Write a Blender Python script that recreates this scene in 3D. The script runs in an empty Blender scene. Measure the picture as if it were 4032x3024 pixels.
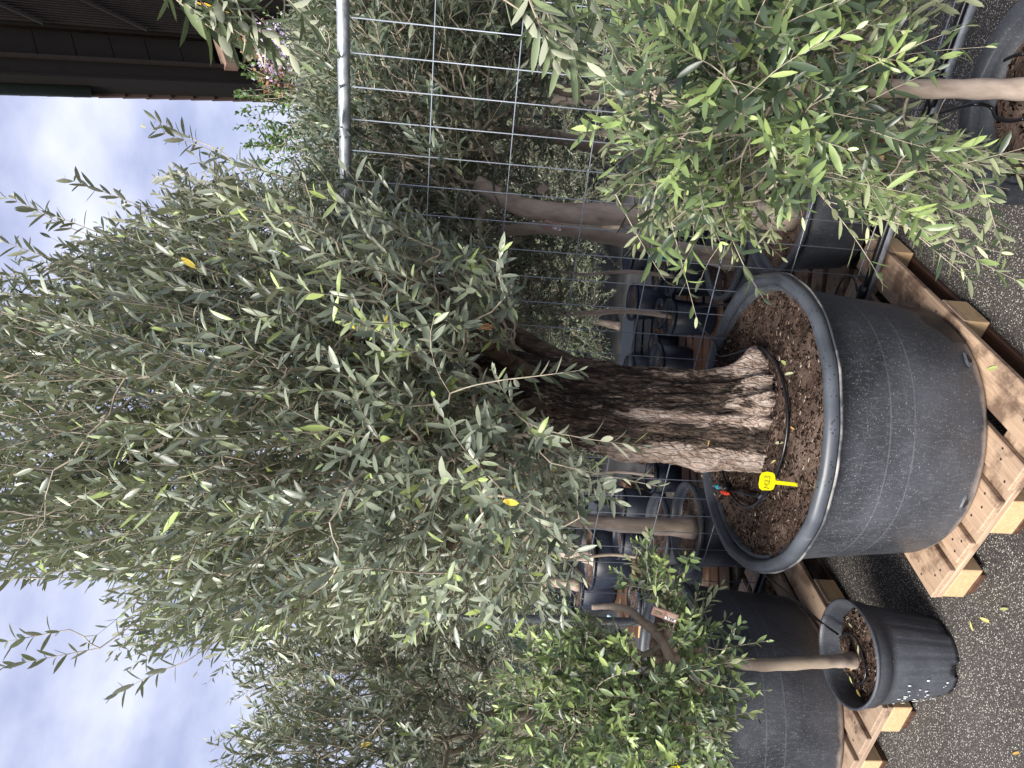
import bpy, math, random
import numpy as np
from mathutils import Vector, Matrix

# ------------------------------------------------------------------ camera, world, sun
S = bpy.context.scene
COL = S.collection
CF = 2790.0                       # focal length in photo pixels (4032 px wide)
PITCH, ROLL, CH = math.radians(5.37), math.radians(3.41), 1.86
cf = np.array([0, math.cos(PITCH), -math.sin(PITCH)])
_r = np.array([1.0, 0, 0]); _u = np.cross(_r, cf)
cr = math.cos(ROLL) * _r + math.sin(ROLL) * _u
cu = -math.sin(ROLL) * _r + math.cos(ROLL) * _u
CAM = np.array([0, 0, CH])
cam_d = bpy.data.cameras.new('camera'); cam = bpy.data.objects.new('camera', cam_d); COL.objects.link(cam)
M = Matrix(((-cu[0], cr[0], -cf[0], 0), (-cu[1], cr[1], -cf[1], 0), (-cu[2], cr[2], -cf[2], CH), (0, 0, 0, 1)))
cam.matrix_world = M               # the photograph lies on its side: world up is picture left
cam_d.sensor_width = 36; cam_d.lens = CF / 4032 * 36
cam_d.clip_start = 0.02; cam_d.clip_end = 500
S.camera = cam

SUN_EL, SUN_AZ = math.radians(42), math.radians(215)
w = bpy.data.worlds.new('World'); S.world = w; w.use_nodes = True
nt = w.node_tree; nt.nodes.clear()
def N(nt, t, **k):
    n = nt.nodes.new(t)
    for a, b in k.items(): setattr(n, a, b)
    return n
out = N(nt, 'ShaderNodeOutputWorld'); bg = N(nt, 'ShaderNodeBackground'); bg.inputs[1].default_value = 0.11
sky = N(nt, 'ShaderNodeTexSky', sky_type='NISHITA', sun_disc=False, sun_elevation=SUN_EL, sun_rotation=SUN_AZ)
sky.dust_density = 2.0
tc = N(nt, 'ShaderNodeTexCoord')
mp = N(nt, 'ShaderNodeMapping'); mp.inputs['Scale'].default_value = (1.5, 1.5, 2.6); mp.inputs['Location'].default_value = (0.3, 0.2, 0.5)
nz = N(nt, 'ShaderNodeTexNoise'); nz.inputs['Scale'].default_value = 2.6; nz.inputs['Detail'].default_value = 7; nz.inputs['Roughness'].default_value = 0.52
cr1 = N(nt, 'ShaderNodeValToRGB'); e = cr1.color_ramp.elements
e[0].position = 0.36; e[0].color = (2.0, 2.25, 3.7, 1); e[1].position = 0.66; e[1].color = (5.1, 5.3, 6.3, 1)
mx = N(nt, 'ShaderNodeMix', data_type='RGBA'); mx.inputs[0].default_value = 0.88
nt.links.new(tc.outputs['Generated'], mp.inputs[0]); nt.links.new(mp.outputs[0], nz.inputs['Vector'])
nt.links.new(nz.outputs[0], cr1.inputs[0]); nt.links.new(sky.outputs[0], mx.inputs[6]); nt.links.new(cr1.outputs[0], mx.inputs[7])
nt.links.new(mx.outputs[2], bg.inputs[0]); nt.links.new(bg.outputs[0], out.inputs[0])
sd = bpy.data.lights.new('sun', 'SUN'); so = bpy.data.objects.new('sun', sd); COL.objects.link(so)
sd.energy = 4.8; sd.angle = math.radians(28); sd.color = (1, 0.95, 0.88)
sdir = Vector((math.sin(SUN_AZ) * math.cos(SUN_EL), math.cos(SUN_AZ) * math.cos(SUN_EL), math.sin(SUN_EL)))
so.rotation_euler = sdir.to_track_quat('Z', 'Y').to_euler(); so.location = (0, 0, 8)
S.view_settings.view_transform = 'Standard'; S.view_settings.look = 'None'; S.view_settings.exposure = 0.92
S.render.engine = 'CYCLES'
S.cycles.max_bounces = 8; S.cycles.diffuse_bounces = 4; S.cycles.transmission_bounces = 4; S.cycles.transparent_max_bounces = 6
PHI = 4032 / 2212
random.seed(5); RNG = np.random.default_rng(7)

# ------------------------------------------------------------------ small geometry helpers
def ray(x, y): return cf + cr * (1512 - y) / CF + cu * (2016 - x) / CF
def AY(x, y, Y): d = ray(x, y); return CAM + d * (Y / d[1])
def AZ(x, y, z): d = ray(x, y); return CAM + d * ((z - CH) / d[2])
def proj(P):
    d = P - CAM; z = d @ cf; z = np.where(z < 0.05, 0.05, z)
    return (2016 - CF * (d @ cu) / z) / PHI, (1512 - CF * (d @ cr) / z) / PHI, z
def nrm(v): v = np.asarray(v, float); return v / np.maximum(np.linalg.norm(v, axis=-1, keepdims=True), 1e-9)

def props(o, label=None, cat=None, group=None, kind=None):
    if label: o['label'] = label
    if cat: o['category'] = cat
    if group: o['group'] = group
    if kind: o['kind'] = kind
    return o
def thing(name, loc, label, cat, group=None):
    o = bpy.data.objects.new(name, None); COL.objects.link(o); o.location = loc; o.empty_display_size = 0.05
    return props(o, label, cat, group)
def link(name, me, mats, parent=None, smooth=False):
    o = bpy.data.objects.new(name, me); COL.objects.link(o)
    for m in (mats if isinstance(mats, (list, tuple)) else [mats]): me.materials.append(m)
    if smooth and len(me.polygons): me.polygons.foreach_set('use_smooth', np.ones(len(me.polygons), bool))
    if parent:
        o.parent = parent; o.location = -parent.location   # geometry is given in world coordinates
    return o
class MB:
    """collects shapes in world coordinates, builds ONE mesh object"""
    def __init__(s): s.v = []; s.f = []; s.mi = []
    def add(s, vs, fs, mi=0):
        n = len(s.v); s.v += [tuple(map(float, v)) for v in vs]
        for f in fs: s.f.append(tuple(i + n for i in f)); s.mi.append(mi)
    def box(s, c, sx, sy, sz, X=(1, 0, 0), Y=(0, 1, 0), Z=(0, 0, 1), mi=0, b=0.0):
        c, X, Y, Z = map(np.array, (c, X, Y, Z)); hx, hy, hz = sx / 2, sy / 2, sz / 2
        if b <= 0:
            P = [c + X * a * hx + Y * d * hy + Z * g * hz for a in (-1, 1) for d in (-1, 1) for g in (-1, 1)]
            s.add(P, [(0, 1, 3, 2), (4, 6, 7, 5), (0, 4, 5, 1), (2, 3, 7, 6), (0, 2, 6, 4), (1, 5, 7, 3)], mi); return
        # chamfered box
        P = []; idx = {}
        for a in (-1, 1):
            for d in (-1, 1):
                for g in (-1, 1):
                    for k in range(3):
                        ox = hx - (b if k != 0 else 0); oy = hy - (b if k != 1 else 0); oz = hz - (b if k != 2 else 0)
                        idx[(a, d, g, k)] = len(P); P.append(c + X * a * ox + Y * d * oy + Z * g * oz)
        F = []
        for a in (-1, 1): F.append([idx[(a, d, g, 0)] for d, g in ((-1, -1), (-1, 1), (1, 1), (1, -1))][::(-1 if a > 0 else 1)])
        for d in (-1, 1): F.append([idx[(a, d, g, 1)] for a, g in ((-1, -1), (1, -1), (1, 1), (-1, 1))][::(-1 if d > 0 else 1)])
        for g in (-1, 1): F.append([idx[(a, d, g, 2)] for a, d in ((-1, -1), (-1, 1), (1, 1), (1, -1))][::(-1 if g > 0 else 1)])
        for d in (-1, 1):
            for g in (-1, 1): F.append([idx[(-1, d, g, 1)], idx[(1, d, g, 1)], idx[(1, d, g, 2)], idx[(-1, d, g, 2)]])
        for a in (-1, 1):
            for g in (-1, 1): F.append([idx[(a, -1, g, 0)], idx[(a, 1, g, 0)], idx[(a, 1, g, 2)], idx[(a, -1, g, 2)]])
        for a in (-1, 1):
            for d in (-1, 1): F.append([idx[(a, d, -1, 0)], idx[(a, d, 1, 0)], idx[(a, d, 1, 1)], idx[(a, d, -1, 1)]])
        for a in (-1, 1):
            for d in (-1, 1):
                for g in (-1, 1): F.append([idx[(a, d, g, 0)], idx[(a, d, g, 1)], idx[(a, d, g, 2)]])
        s.add(P, F, mi)
    def tube(s, pts, r, n=8, mi=0, cap=True):
        pts = [np.array(p, float) for p in pts]; rs = r if hasattr(r, '__len__') else [r] * len(pts)
        k = len(pts); T = [nrm(pts[min(i + 1, k - 1)] - pts[max(i - 1, 0)]) for i in range(k)]
        a = np.array([0, 0, 1.0]) if abs(T[0][2]) < .9 else np.array([1.0, 0, 0]); a = nrm(np.cross(T[0], a)); V = []
        for i in range(k):
            a = nrm(a - T[i] * (a @ T[i])); b = np.cross(T[i], a)
            for j in range(n):
                t = 2 * math.pi * j / n; V.append(pts[i] + rs[i] * (math.cos(t) * a + math.sin(t) * b))
        F = [(i * n + j, i * n + (j + 1) % n, (i + 1) * n + (j + 1) % n, (i + 1) * n + j) for i in range(k - 1) for j in range(n)]
        if cap: F += [tuple(range(n))[::-1], tuple((k - 1) * n + j for j in range(n))]
        s.add(V, F, mi)
    def lathe(s, c, prof, n=64, mi=0, wob=None):
        V = []; c = np.array(c, float)
        for k, (r, z) in enumerate(prof):
            for j in range(n):
                t = 2 * math.pi * j / n; rr = r + (wob(t, z) if wob and r > 0 else 0)
                V.append(c + np.array([rr * math.cos(t), rr * math.sin(t), z]))
        F = [(i * n + j, i * n + (j + 1) % n, (i + 1) * n + (j + 1) % n, (i + 1) * n + j) for i in range(len(prof) - 1) for j in range(n)]
        s.add(V, F, mi)
    def slab(s, q, off, mi=0):
        """a quad given real thickness along off"""
        q = [np.array(p, float) for p in q]; off = np.array(off, float); V = q + [p + off for p in q]
        s.add(V, [(0, 1, 2, 3), (7, 6, 5, 4), (0, 4, 5, 1), (1, 5, 6, 2), (2, 6, 7, 3), (3, 7, 4, 0)], mi)
    def build(s, name, mats, parent=None, smooth=False):
        me = bpy.data.meshes.new(name); me.from_pydata(s.v, [], s.f)
        o = link(name, me, mats, parent, smooth)
        if any(s.mi): me.polygons.foreach_set('material_index', np.array(s.mi, np.int32))
        me.update(); return o
def smooth_path(pts, k=8):
    P = [np.array(p, float) for p in pts]; P = [2 * P[0] - P[1]] + P + [2 * P[-1] - P[-2]]; o = []
    for i in range(1, len(P) - 2):
        for j in range(k):
            t = j / k
            o.append(0.5 * (2 * P[i] + (P[i + 1] - P[i - 1]) * t + (2 * P[i - 1] - 5 * P[i] + 4 * P[i + 1] - P[i + 2]) * t * t + (3 * P[i] - P[i - 1] - 3 * P[i + 1] + P[i + 2]) * t ** 3))
    o.append(P[-2]); return o
def np_mesh(name, V, quads=None, tris=None, tint=None, mat=None, parent=None, smooth=True):
    me = bpy.data.meshes.new(name)
    parts = []; starts = []; tot = []; pos = 0
    if quads is not None and len(quads):
        parts.append(quads.reshape(-1)); starts.append(pos + 4 * np.arange(len(quads))); tot.append(np.full(len(quads), 4)); pos += quads.size
    if tris is not None and len(tris):
        parts.append(tris.reshape(-1)); starts.append(pos + 3 * np.arange(len(tris))); tot.append(np.full(len(tris), 3)); pos += tris.size
    li = np.concatenate(parts).astype(np.int32); st = np.concatenate(starts).astype(np.int32); tt = np.concatenate(tot).astype(np.int32)
    me.vertices.add(len(V)); me.vertices.foreach_set('co', V.astype(np.float32).reshape(-1))
    me.loops.add(len(li)); me.loops.foreach_set('vertex_index', li)
    me.polygons.add(len(st)); me.polygons.foreach_set('loop_start', st); me.polygons.foreach_set('loop_total', tt)
    if tint is not None:
        a = me.attributes.new('tint', 'FLOAT', 'POINT'); a.data.foreach_set('value', tint.astype(np.float32))
    me.update(calc_edges=True); me.validate()
    return link(name, me, mat, parent, smooth)

# ------------------------------------------------------------------ materials
def mat(name, rough=0.6, spec=0.4):
    m = bpy.data.materials.new(name); m.use_nodes = True; nt = m.node_tree
    b = nt.nodes['Principled BSDF']; b.inputs['Roughness'].default_value = rough; b.inputs['Specular IOR Level'].default_value = spec
    return m, nt, b
def ramp(nt, src, stops, interp='LINEAR'):
    r = N(nt, 'ShaderNodeValToRGB'); r.color_ramp.interpolation = interp; e = r.color_ramp.elements
    while len(e) < len(stops): e.new(0.5)
    for i, (p, c) in enumerate(stops):
        e[i].position = p; e[i].color = (*c, 1) if len(c) == 3 else c
    nt.links.new(src, r.inputs[0]); return r.outputs[0]
def coords(nt, scale=(1, 1, 1), kind='Object', rot=(0, 0, 0)):
    t = N(nt, 'ShaderNodeTexCoord'); m = N(nt, 'ShaderNodeMapping'); m.inputs['Scale'].default_value = scale; m.inputs['Rotation'].default_value = rot
    nt.links.new(t.outputs[kind], m.inputs[0]); return m.outputs[0]
def noise(nt, vec, scale, detail=4, rough=0.5, dist=0.0, out=0):
    n = N(nt, 'ShaderNodeTexNoise'); n.inputs['Scale'].default_value = scale; n.inputs['Detail'].default_value = detail
    n.inputs['Roughness'].default_value = rough; n.inputs['Distortion'].default_value = dist
    if vec is not None: nt.links.new(vec, n.inputs['Vector'])
    return n.outputs[out]
def voro(nt, vec, scale, feature='F1', out='Distance', rnd=1.0):
    n = N(nt, 'ShaderNodeTexVoronoi', feature=feature); n.inputs['Scale'].default_value = scale; n.inputs['Randomness'].default_value = rnd
    nt.links.new(vec, n.inputs['Vector']); return n.outputs[out]
def mixc(nt, fac, a, b, blend='MIX'):
    m = N(nt, 'ShaderNodeMix', data_type='RGBA', blend_type=blend)
    for s_, v in ((0, fac), (6, a), (7, b)):
        if hasattr(v, 'links') or isinstance(v, bpy.types.NodeSocket): nt.links.new(v, m.inputs[s_])
        else: m.inputs[s_].default_value = v if s_ == 0 else (*v, 1)
    return m.outputs[2]
def math_(nt, op, a, b=None, c=None):
    m = N(nt, 'ShaderNodeMath', operation=op)
    for i, v in enumerate((a, b, c)):
        if v is None: continue
        if isinstance(v, bpy.types.NodeSocket): nt.links.new(v, m.inputs[i])
        else: m.inputs[i].default_value = v
    return m.outputs[0]
def bump(nt, b, h, strength=0.3, dist=0.01):
    n = N(nt, 'ShaderNodeBump'); n.inputs['Strength'].default_value = strength; n.inputs['Distance'].default_value = dist
    nt.links.new(h, n.inputs['Height']); nt.links.new(n.outputs[0], b.inputs['Normal'])

def leaf_mat(name, top, under, rough=0.36, spec=0.55, trans=0.13):
    """top: ramp stops over the per-leaf tint; the lower side of an olive leaf is silvery"""
    m, nt, b = mat(name, rough, spec)
    at = N(nt, 'ShaderNodeAttribute', attribute_name='tint')
    geo = N(nt, 'ShaderNodeNewGeometry')
    ct = ramp(nt, at.outputs['Fac'], top); cu_ = ramp(nt, at.outputs['Fac'], under)
    c = mixc(nt, geo.outputs['Backfacing'], ct, cu_)
    nt.links.new(c, b.inputs['Base Color'])
    rr = math_(nt, 'MULTIPLY_ADD', geo.outputs['Backfacing'], 0.3, rough); nt.links.new(rr, b.inputs['Roughness'])
    tr = N(nt, 'ShaderNodeBsdfTranslucent'); tcol = mixc(nt, 0.5, c, (0.25, 0.36, 0.08)); nt.links.new(tcol, tr.inputs[0])
    ms = N(nt, 'ShaderNodeMixShader'); ms.inputs[0].default_value = trans
    nt.links.new(b.outputs[0], ms.inputs[1]); nt.links.new(tr.outputs[0], ms.inputs[2])
    nt.links.new(ms.outputs[0], nt.nodes['Material Output'].inputs[0]); return m
GREY = leaf_mat('olive_leaf_grey', [(0, (.03, .04, .028)), (.35, (.11, .135, .1)), (.75, (.25, .28, .2)), (.93, (.33, .4, .2)), (.985, (.33, .42, .12)), (1, (.6, .46, .05))],
                [(0, (.2, .205, .145)), (.6, (.33, .34, .245)), (1, (.46, .47, .34))])
BRIGHT = leaf_mat('olive_leaf_bright', [(0, (.018, .03, .02)), (.35, (.05, .075, .042)), (.52, (.1, .145, .062)), (.75, (.18, .25, .09)), (.9, (.27, .36, .12)), (1, (.36, .44, .17))],
                  [(0, (.15, .165, .1)), (.6, (.27, .3, .17)), (1, (.42, .46, .27))])
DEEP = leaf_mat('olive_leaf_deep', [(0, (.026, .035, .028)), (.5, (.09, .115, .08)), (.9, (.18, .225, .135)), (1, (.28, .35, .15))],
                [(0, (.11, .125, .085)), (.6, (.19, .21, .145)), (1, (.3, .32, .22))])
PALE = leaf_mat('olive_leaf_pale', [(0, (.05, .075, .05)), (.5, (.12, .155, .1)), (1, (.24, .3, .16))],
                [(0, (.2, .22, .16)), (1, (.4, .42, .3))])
BUSH = leaf_mat('bush_leaf', [(0, (.035, .07, .018)), (.6, (.07, .14, .03)), (1, (.15, .25, .06))], [(0, (.08, .16, .04)), (1, (.2, .32, .1))])
YLEAF = leaf_mat('fallen_leaf_dry', [(0, (.5, .3, .08)), (.4, (.55, .5, .2)), (.7, (.35, .42, .15)), (1, (.5, .5, .35))], [(0, (.45, .3, .12)), (1, (.5, .52, .32))])

m, nt, b = mat('twig_bark', 0.75, 0.3); TWIG = m
c = ramp(nt, noise(nt, coords(nt), 35, 3), [(.3, (.24, .2, .15)), (.7, (.46, .41, .32))]); nt.links.new(c, b.inputs['Base Color'])
m, nt, b = mat('young_trunk_bark', 0.8, 0.25); BARK = m
n1 = noise(nt, coords(nt, (1, 1, .35)), 22, 6, .6); n2 = noise(nt, coords(nt, (1, 1, .6)), 4, 3)
c = ramp(nt, n1, [(.3, (.2, .155, .125)), (.5, (.37, .3, .25)), (.75, (.5, .42, .36))])
c = mixc(nt, ramp(nt, n2, [(.45, (0, 0, 0)), (.7, (1, 1, 1))]), c, (.27, .22, .16)); nt.links.new(c, b.inputs['Base Color'])
bump(nt, b, n1, .5, .006)
m, nt, b = mat('old_limb_bark', 0.9, 0.15); LIMB = m
n1 = noise(nt, coords(nt, (1, 1, .4)), 30, 8, .68, .6)
c = ramp(nt, n1, [(.35, (.03, .022, .017)), (.55, (.11, .08, .06)), (.72, (.22, .165, .125))]); nt.links.new(c, b.inputs['Base Color']); bump(nt, b, n1, .9, .012)
m, nt, b = mat('pale_peeling_bark', 0.85, 0.2); PEEL = m
v = coords(nt, (1, 1, .6)); vd = voro(nt, v, 16, 'DISTANCE_TO_EDGE'); n1 = noise(nt, v, 9, 5, .6)
c = ramp(nt, n1, [(.38, (.38, .2, .11)), (.5, (.5, .42, .36)), (.7, (.6, .54, .48))])
c = mixc(nt, ramp(nt, vd, [(0.0, (1, 1, 1)), (.05, (0, 0, 0))]), c, (.2, .13, .09)); nt.links.new(c, b.inputs['Base Color'])
bump(nt, b, vd, .4, .006)
# thick old trunk: dark fissured bark with pale pinkish ridges (own attribute drives ridge / furrow)
m, nt, b = mat('old_olive_bark', 0.9, 0.15); OLD = m
v = coords(nt, (1, 1, .28)); at = N(nt, 'ShaderNodeAttribute', attribute_name='tint')
n1 = noise(nt, v, 38, 10, .72, .8); n2 = noise(nt, coords(nt, (1, 1, .45)), 7, 6, .6, .6); n3 = noise(nt, coords(nt, (1, 1, .6)), 90, 6, .7)
pale = ramp(nt, n1, [(.32, (.08, .06, .05)), (.42, (.34, .25, .2)), (.54, (.56, .45, .38)), (.8, (.75, .67, .6))])
dark = ramp(nt, n1, [(.36, (.014, .011, .01)), (.48, (.06, .046, .038)), (.6, (.19, .14, .11)), (.76, (.45, .36, .3))])
sum_ = math_(nt, 'ADD', math_(nt, 'MULTIPLY', at.outputs['Fac'], .85), math_(nt, 'MULTIPLY', n2, 1.1))
n4 = noise(nt, coords(nt, (1, 1, .22)), 26, 8, .75, 1.0)
sum_ = math_(nt, 'ADD', sum_, math_(nt, 'MULTIPLY', math_(nt, 'SUBTRACT', n4, .5), 1.35))
fac = ramp(nt, sum_, [(.88, (0, 0, 0)), (.96, (1, 1, 1))])
c = mixc(nt, fac, dark, pale)
vv = N(nt, 'ShaderNodeVectorMath', operation='ADD'); nt.links.new(coords(nt, (1, 1, .3)), vv.inputs[0])
dn = N(nt, 'ShaderNodeVectorMath', operation='SCALE'); dn.inputs['Scale'].default_value = .03; nt.links.new(noise(nt, v, 25, 5, .6, out=1), dn.inputs[0]); nt.links.new(dn.outputs[0], vv.inputs[1])
ck = voro(nt, vv.outputs[0], 62, 'DISTANCE_TO_EDGE'); cm = ramp(nt, ck, [(.02, (.85, .85, .85)), (.14, (0, 0, 0))]); cm = math_(nt, 'MULTIPLY', math_(nt, 'MULTIPLY', cm, math_(nt, 'MULTIPLY_ADD', fac, -.6, 1.0)), ramp(nt, n2, [(.4, (.25,) * 3), (.6, (1, 1, 1))]))
c = mixc(nt, cm, c, (.02, .015, .013)); n1 = math_(nt, 'ADD', n1, math_(nt, 'MULTIPLY', ramp(nt, ck, [(0, (0, 0, 0)), (.2, (1, 1, 1))]), .35)); nt.links.new(c, b.inputs['Base Color'])
hsum = math_(nt, 'ADD', n1, math_(nt, 'MULTIPLY', n3, .35)); bump(nt, b, hsum, 1.0, .02)

m, nt, b = mat('potting_soil', 0.95, 0.1); SOIL = m
at = N(nt, 'ShaderNodeAttribute', attribute_name='tint')
n1 = noise(nt, coords(nt), 5, 5, .6); n2 = noise(nt, coords(nt), 120, 4, .7)
base = ramp(nt, n2, [(.35, (.02, .013, .011)), (.6, (.075, .05, .04)), (.8, (.17, .12, .095))])
base = mixc(nt, ramp(nt, n1, [(.42, (0, 0, 0)), (.6, (.75, .75, .75))]), base, mixc(nt, n2, (.07, .048, .038), (.26, .19, .155)))
chip = ramp(nt, at.outputs['Fac'], [(0, (.03, .02, .016)), (.5, (.12, .08, .06)), (.85, (.22, .15, .115)), (1, (.5, .41, .32))])
isch = ramp(nt, at.outputs['Fac'], [(.001, (0, 0, 0)), (.01, (1, 1, 1))], 'CONSTANT')
nt.links.new(mixc(nt, isch, base, chip), b.inputs['Base Color']); bump(nt, b, n2, .8, .012)

def pot_mat(name, z0, z1, base=(.024, .0265, .032), lines=True, speck=1.0):
    m, nt, b = mat(name, 0.5, 0.45)
    t = N(nt, 'ShaderNodeTexCoord'); sx = N(nt, 'ShaderNodeSeparateXYZ'); nt.links.new(t.outputs['Object'], sx.inputs[0]); z = sx.outputs[2]
    o = coords(nt); ov = coords(nt, (1, 1, .22))
    big = noise(nt, o, 3.2, 4, .55); fine = noise(nt, ov, 130, 3, .6); spk = noise(nt, o, 260, 2, .5)
    c = mixc(nt, ramp(nt, big, [(.35, (0, 0, 0)), (.68, (1, 1, 1))]), base, tuple(x * 2.6 + .012 * speck for x in base))
    c = mixc(nt, ramp(nt, fine, [(.52, (0, 0, 0)), (.75, (.55 * speck,) * 3)]), c, (.12, .13, .15))
    c = mixc(nt, ramp(nt, spk, [(.64, (0, 0, 0)), (.72, (.8 * speck,) * 3)]), c, (.33, .34, .36))
    if lines:
        for h in lines:
            d = math_(nt, 'ABSOLUTE', math_(nt, 'SUBTRACT', z, h)); l = ramp(nt, math_(nt, 'MULTIPLY', d, 1.0), [(.0, (.4, .4, .4)), (.0014, (0, 0, 0))])
            c = mixc(nt, math_(nt, 'MULTIPLY', l, noise(nt, o, 14, 3)), c, (.3, .31, .33))
        # dried dirt ring above the foot
        d2 = math_(nt, 'ADD', math_(nt, 'MULTIPLY', math_(nt, 'SUBTRACT', z, z0), 9.0), math_(nt, 'MULTIPLY', noise(nt, o, 12, 5, .6), .55))
        c = mixc(nt, ramp(nt, d2, [(.42, (1, 1, 1)), (.62, (0, 0, 0))]), c, (.3, .26, .23))
    if lines:
        sep = sx; wx = math_(nt, 'POWER', math_(nt, 'MULTIPLY', math_(nt, 'SUBTRACT', sx.outputs[0], .40), 3.6), 2.0); wz = math_(nt, 'POWER', math_(nt, 'MULTIPLY', math_(nt, 'SUBTRACT', z, .20), 8.5), 2.0)
        ws = math_(nt, 'ADD', math_(nt, 'ADD', wx, wz), math_(nt, 'MULTIPLY', math_(nt, 'SUBTRACT', noise(nt, o, 9, 5, .6), .5), 1.8))
        c = mixc(nt, ramp(nt, ws, [(.42, (.92,) * 3), (.5, (0, 0, 0))]), c, (.007, .008, .011))
    scr = noise(nt, coords(nt, (.3, .3, 6)), 30, 4, .6)
    c = mixc(nt, ramp(nt, scr, [(.62, (0, 0, 0)), (.78, (.35, .35, .35))]), c, (.16, .17, .19))
    nt.links.new(c, b.inputs['Base Color'])
    nt.links.new(ramp(nt, big, [(.3, (.34,) * 3), (.7, (.62,) * 3)]), b.inputs['Roughness'])
    bump(nt, b, fine, .12, .002); return m
POT1 = pot_mat('big_tub_plastic', 0.146, .73, lines=[.50, .415])
POTB = pot_mat('pot_plastic', 0, .4, lines=None, speck=.5)
POTN = pot_mat('blue_black_pot_plastic', 0, .4, base=(.003, .005, .011), lines=None, speck=.12)
m, nt, b = mat('tub_rim_plastic', 0.42, 0.5); RIM = m
o = coords(nt); n1 = noise(nt, o, 6, 4); sp = voro(nt, o, 75, rnd=1.0)
c = ramp(nt, n1, [(.35, (.035, .04, .05)), (.7, (.085, .095, .115))])
c = mixc(nt, math_(nt, 'MULTIPLY', ramp(nt, sp, [(.2, (.85, .85, .85)), (.27, (0, 0, 0))]), ramp(nt, noise(nt, o, 9, 3), [(.47, (0, 0, 0)), (.56, (1, 1, 1))])), c, (.009, .01, .014))
c = mixc(nt, ramp(nt, noise(nt, o, 24, 5, .7), [(.63, (0, 0, 0)), (.75, (.6,) * 3)]), c, (.22, .19, .17)); nt.links.new(c, b.inputs['Base Color'])
m, nt, b = mat('rim_seam', 0.6, 0.3); SEAM = m
nt.links.new(ramp(nt, noise(nt, coords(nt), 7, 5, .6), [(.42, (.04, .045, .055)), (.6, (.3, .29, .28))]), b.inputs['Base Color'])
m, nt, b = mat('pot_splashes', 0.7, 0.2); WHT = m
b.inputs['Base Color'].default_value = (.6, .62, .63, 1)
m, nt, b = mat('drain_hole_shade', 0.22, 0.5); HOLE_SHADE = m
b.inputs['Base Color'].default_value = (.006, .007, .01, 1)  # near black paints the shade inside the drain holes

def wood_mat(name, lo, hi, wet=(.07, .04, .028), vary=None, stain=.58, rough=.8):
    m, nt, b = mat(name, rough, 0.25)
    t = N(nt, 'ShaderNodeTexCoord'); oi = N(nt, 'ShaderNodeObjectInfo')
    ad = N(nt, 'ShaderNodeVectorMath', operation='ADD'); nt.links.new(t.outputs['Object'], ad.inputs[0])
    cb = N(nt, 'ShaderNodeCombineXYZ'); nt.links.new(math_(nt, 'MULTIPLY', oi.outputs['Random'], 7.3), cb.inputs[1]); nt.links.new(math_(nt, 'MULTIPLY', oi.outputs['Random'], 3.1), cb.inputs[0]); nt.links.new(cb.outputs[0], ad.inputs[1])
    mp = N(nt, 'ShaderNodeMapping'); mp.inputs['Scale'].default_value = (.09, 1.3, 1.3); nt.links.new(ad.outputs[0], mp.inputs[0])
    g = noise(nt, mp.outputs[0], 42, 7, .62, 1.4); st = noise(nt, ad.outputs[0], 5, 6, .65); kn = voro(nt, ad.outputs[0], 4.5)
    c = ramp(nt, g, [(.3, lo), (.7, hi)])
    c = mixc(nt, math_(nt, 'MULTIPLY', oi.outputs['Random'], .35), c, vary or (.3, .22, .15))
    c = mixc(nt, ramp(nt, kn, [(.035, (.8,) * 3), (.075, (0, 0, 0))]), c, tuple(x * .4 for x in lo))
    c = mixc(nt, ramp(nt, st, [(stain, (0, 0, 0)), (stain + .1, (.75,) * 3)]), c, wet)
    nt.links.new(c, b.inputs['Base Color']); bump(nt, b, g, .35, .003); return m
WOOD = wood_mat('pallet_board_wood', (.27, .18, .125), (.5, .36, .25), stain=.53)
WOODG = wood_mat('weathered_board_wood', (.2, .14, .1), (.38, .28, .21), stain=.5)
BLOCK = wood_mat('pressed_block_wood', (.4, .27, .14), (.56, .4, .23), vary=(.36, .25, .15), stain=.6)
WETSHADE = wood_mat('wet_and_shade_board_wood', (.04, .02, .012), (.11, .055, .034), vary=(.06, .032, .02), wet=(.2, .15, .12), stain=.56, rough=.5)  # wet bottom boards; behind the fence the dark tone stands in for shade
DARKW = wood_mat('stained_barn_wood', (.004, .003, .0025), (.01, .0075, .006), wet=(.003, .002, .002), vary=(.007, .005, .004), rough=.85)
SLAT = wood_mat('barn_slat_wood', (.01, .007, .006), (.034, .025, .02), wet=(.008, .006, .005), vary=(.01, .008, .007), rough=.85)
POSTW = wood_mat('beam_wood', (.14, .09, .07), (.26, .18, .14))

m, nt, b = mat('galvanised_steel', 0.38, 0.5); GALV = m; b.inputs['Metallic'].default_value = .55
n1 = noise(nt, coords(nt, (1, 1, 1)), 30, 5, .6); nt.links.new(ramp(nt, n1, [(.3, (.2, .22, .25)), (.7, (.42, .45, .49))]), b.inputs['Base Color'])
nt.links.new(ramp(nt, n1, [(.3, (.42,) * 3), (.7, (.62,) * 3)]), b.inputs['Roughness'])
m, nt, b = mat('fence_wire', 0.45, 0.5); WIRE = m; b.inputs['Metallic'].default_value = .25; b.inputs['Base Color'].default_value = (.27, .3, .35, 1)
m, nt, b = mat('black_hose', 0.3, 0.5); HOSE = m; b.inputs['Base Color'].default_value = (.009, .009, .011, 1)
m, nt, b = mat('grey_fitting', 0.4, 0.4); FIT = m; b.inputs['Base Color'].default_value = (.13, .14, .16, 1)
def flat(name, c, rough=.5):
    m, nt, b = mat(name, rough, .4); n1 = noise(nt, coords(nt), 60, 3)
    nt.links.new(mixc(nt, n1, tuple(x * .88 for x in c), tuple(min(1, x * 1.1) for x in c)), b.inputs['Base Color']); return m
REDP = flat('red_plastic', (.75, .06, .02)); CYAN = flat('cyan_plastic', (.02, .42, .55)); YEL = flat('yellow_plastic', (.78, .72, .01), .35)
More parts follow.
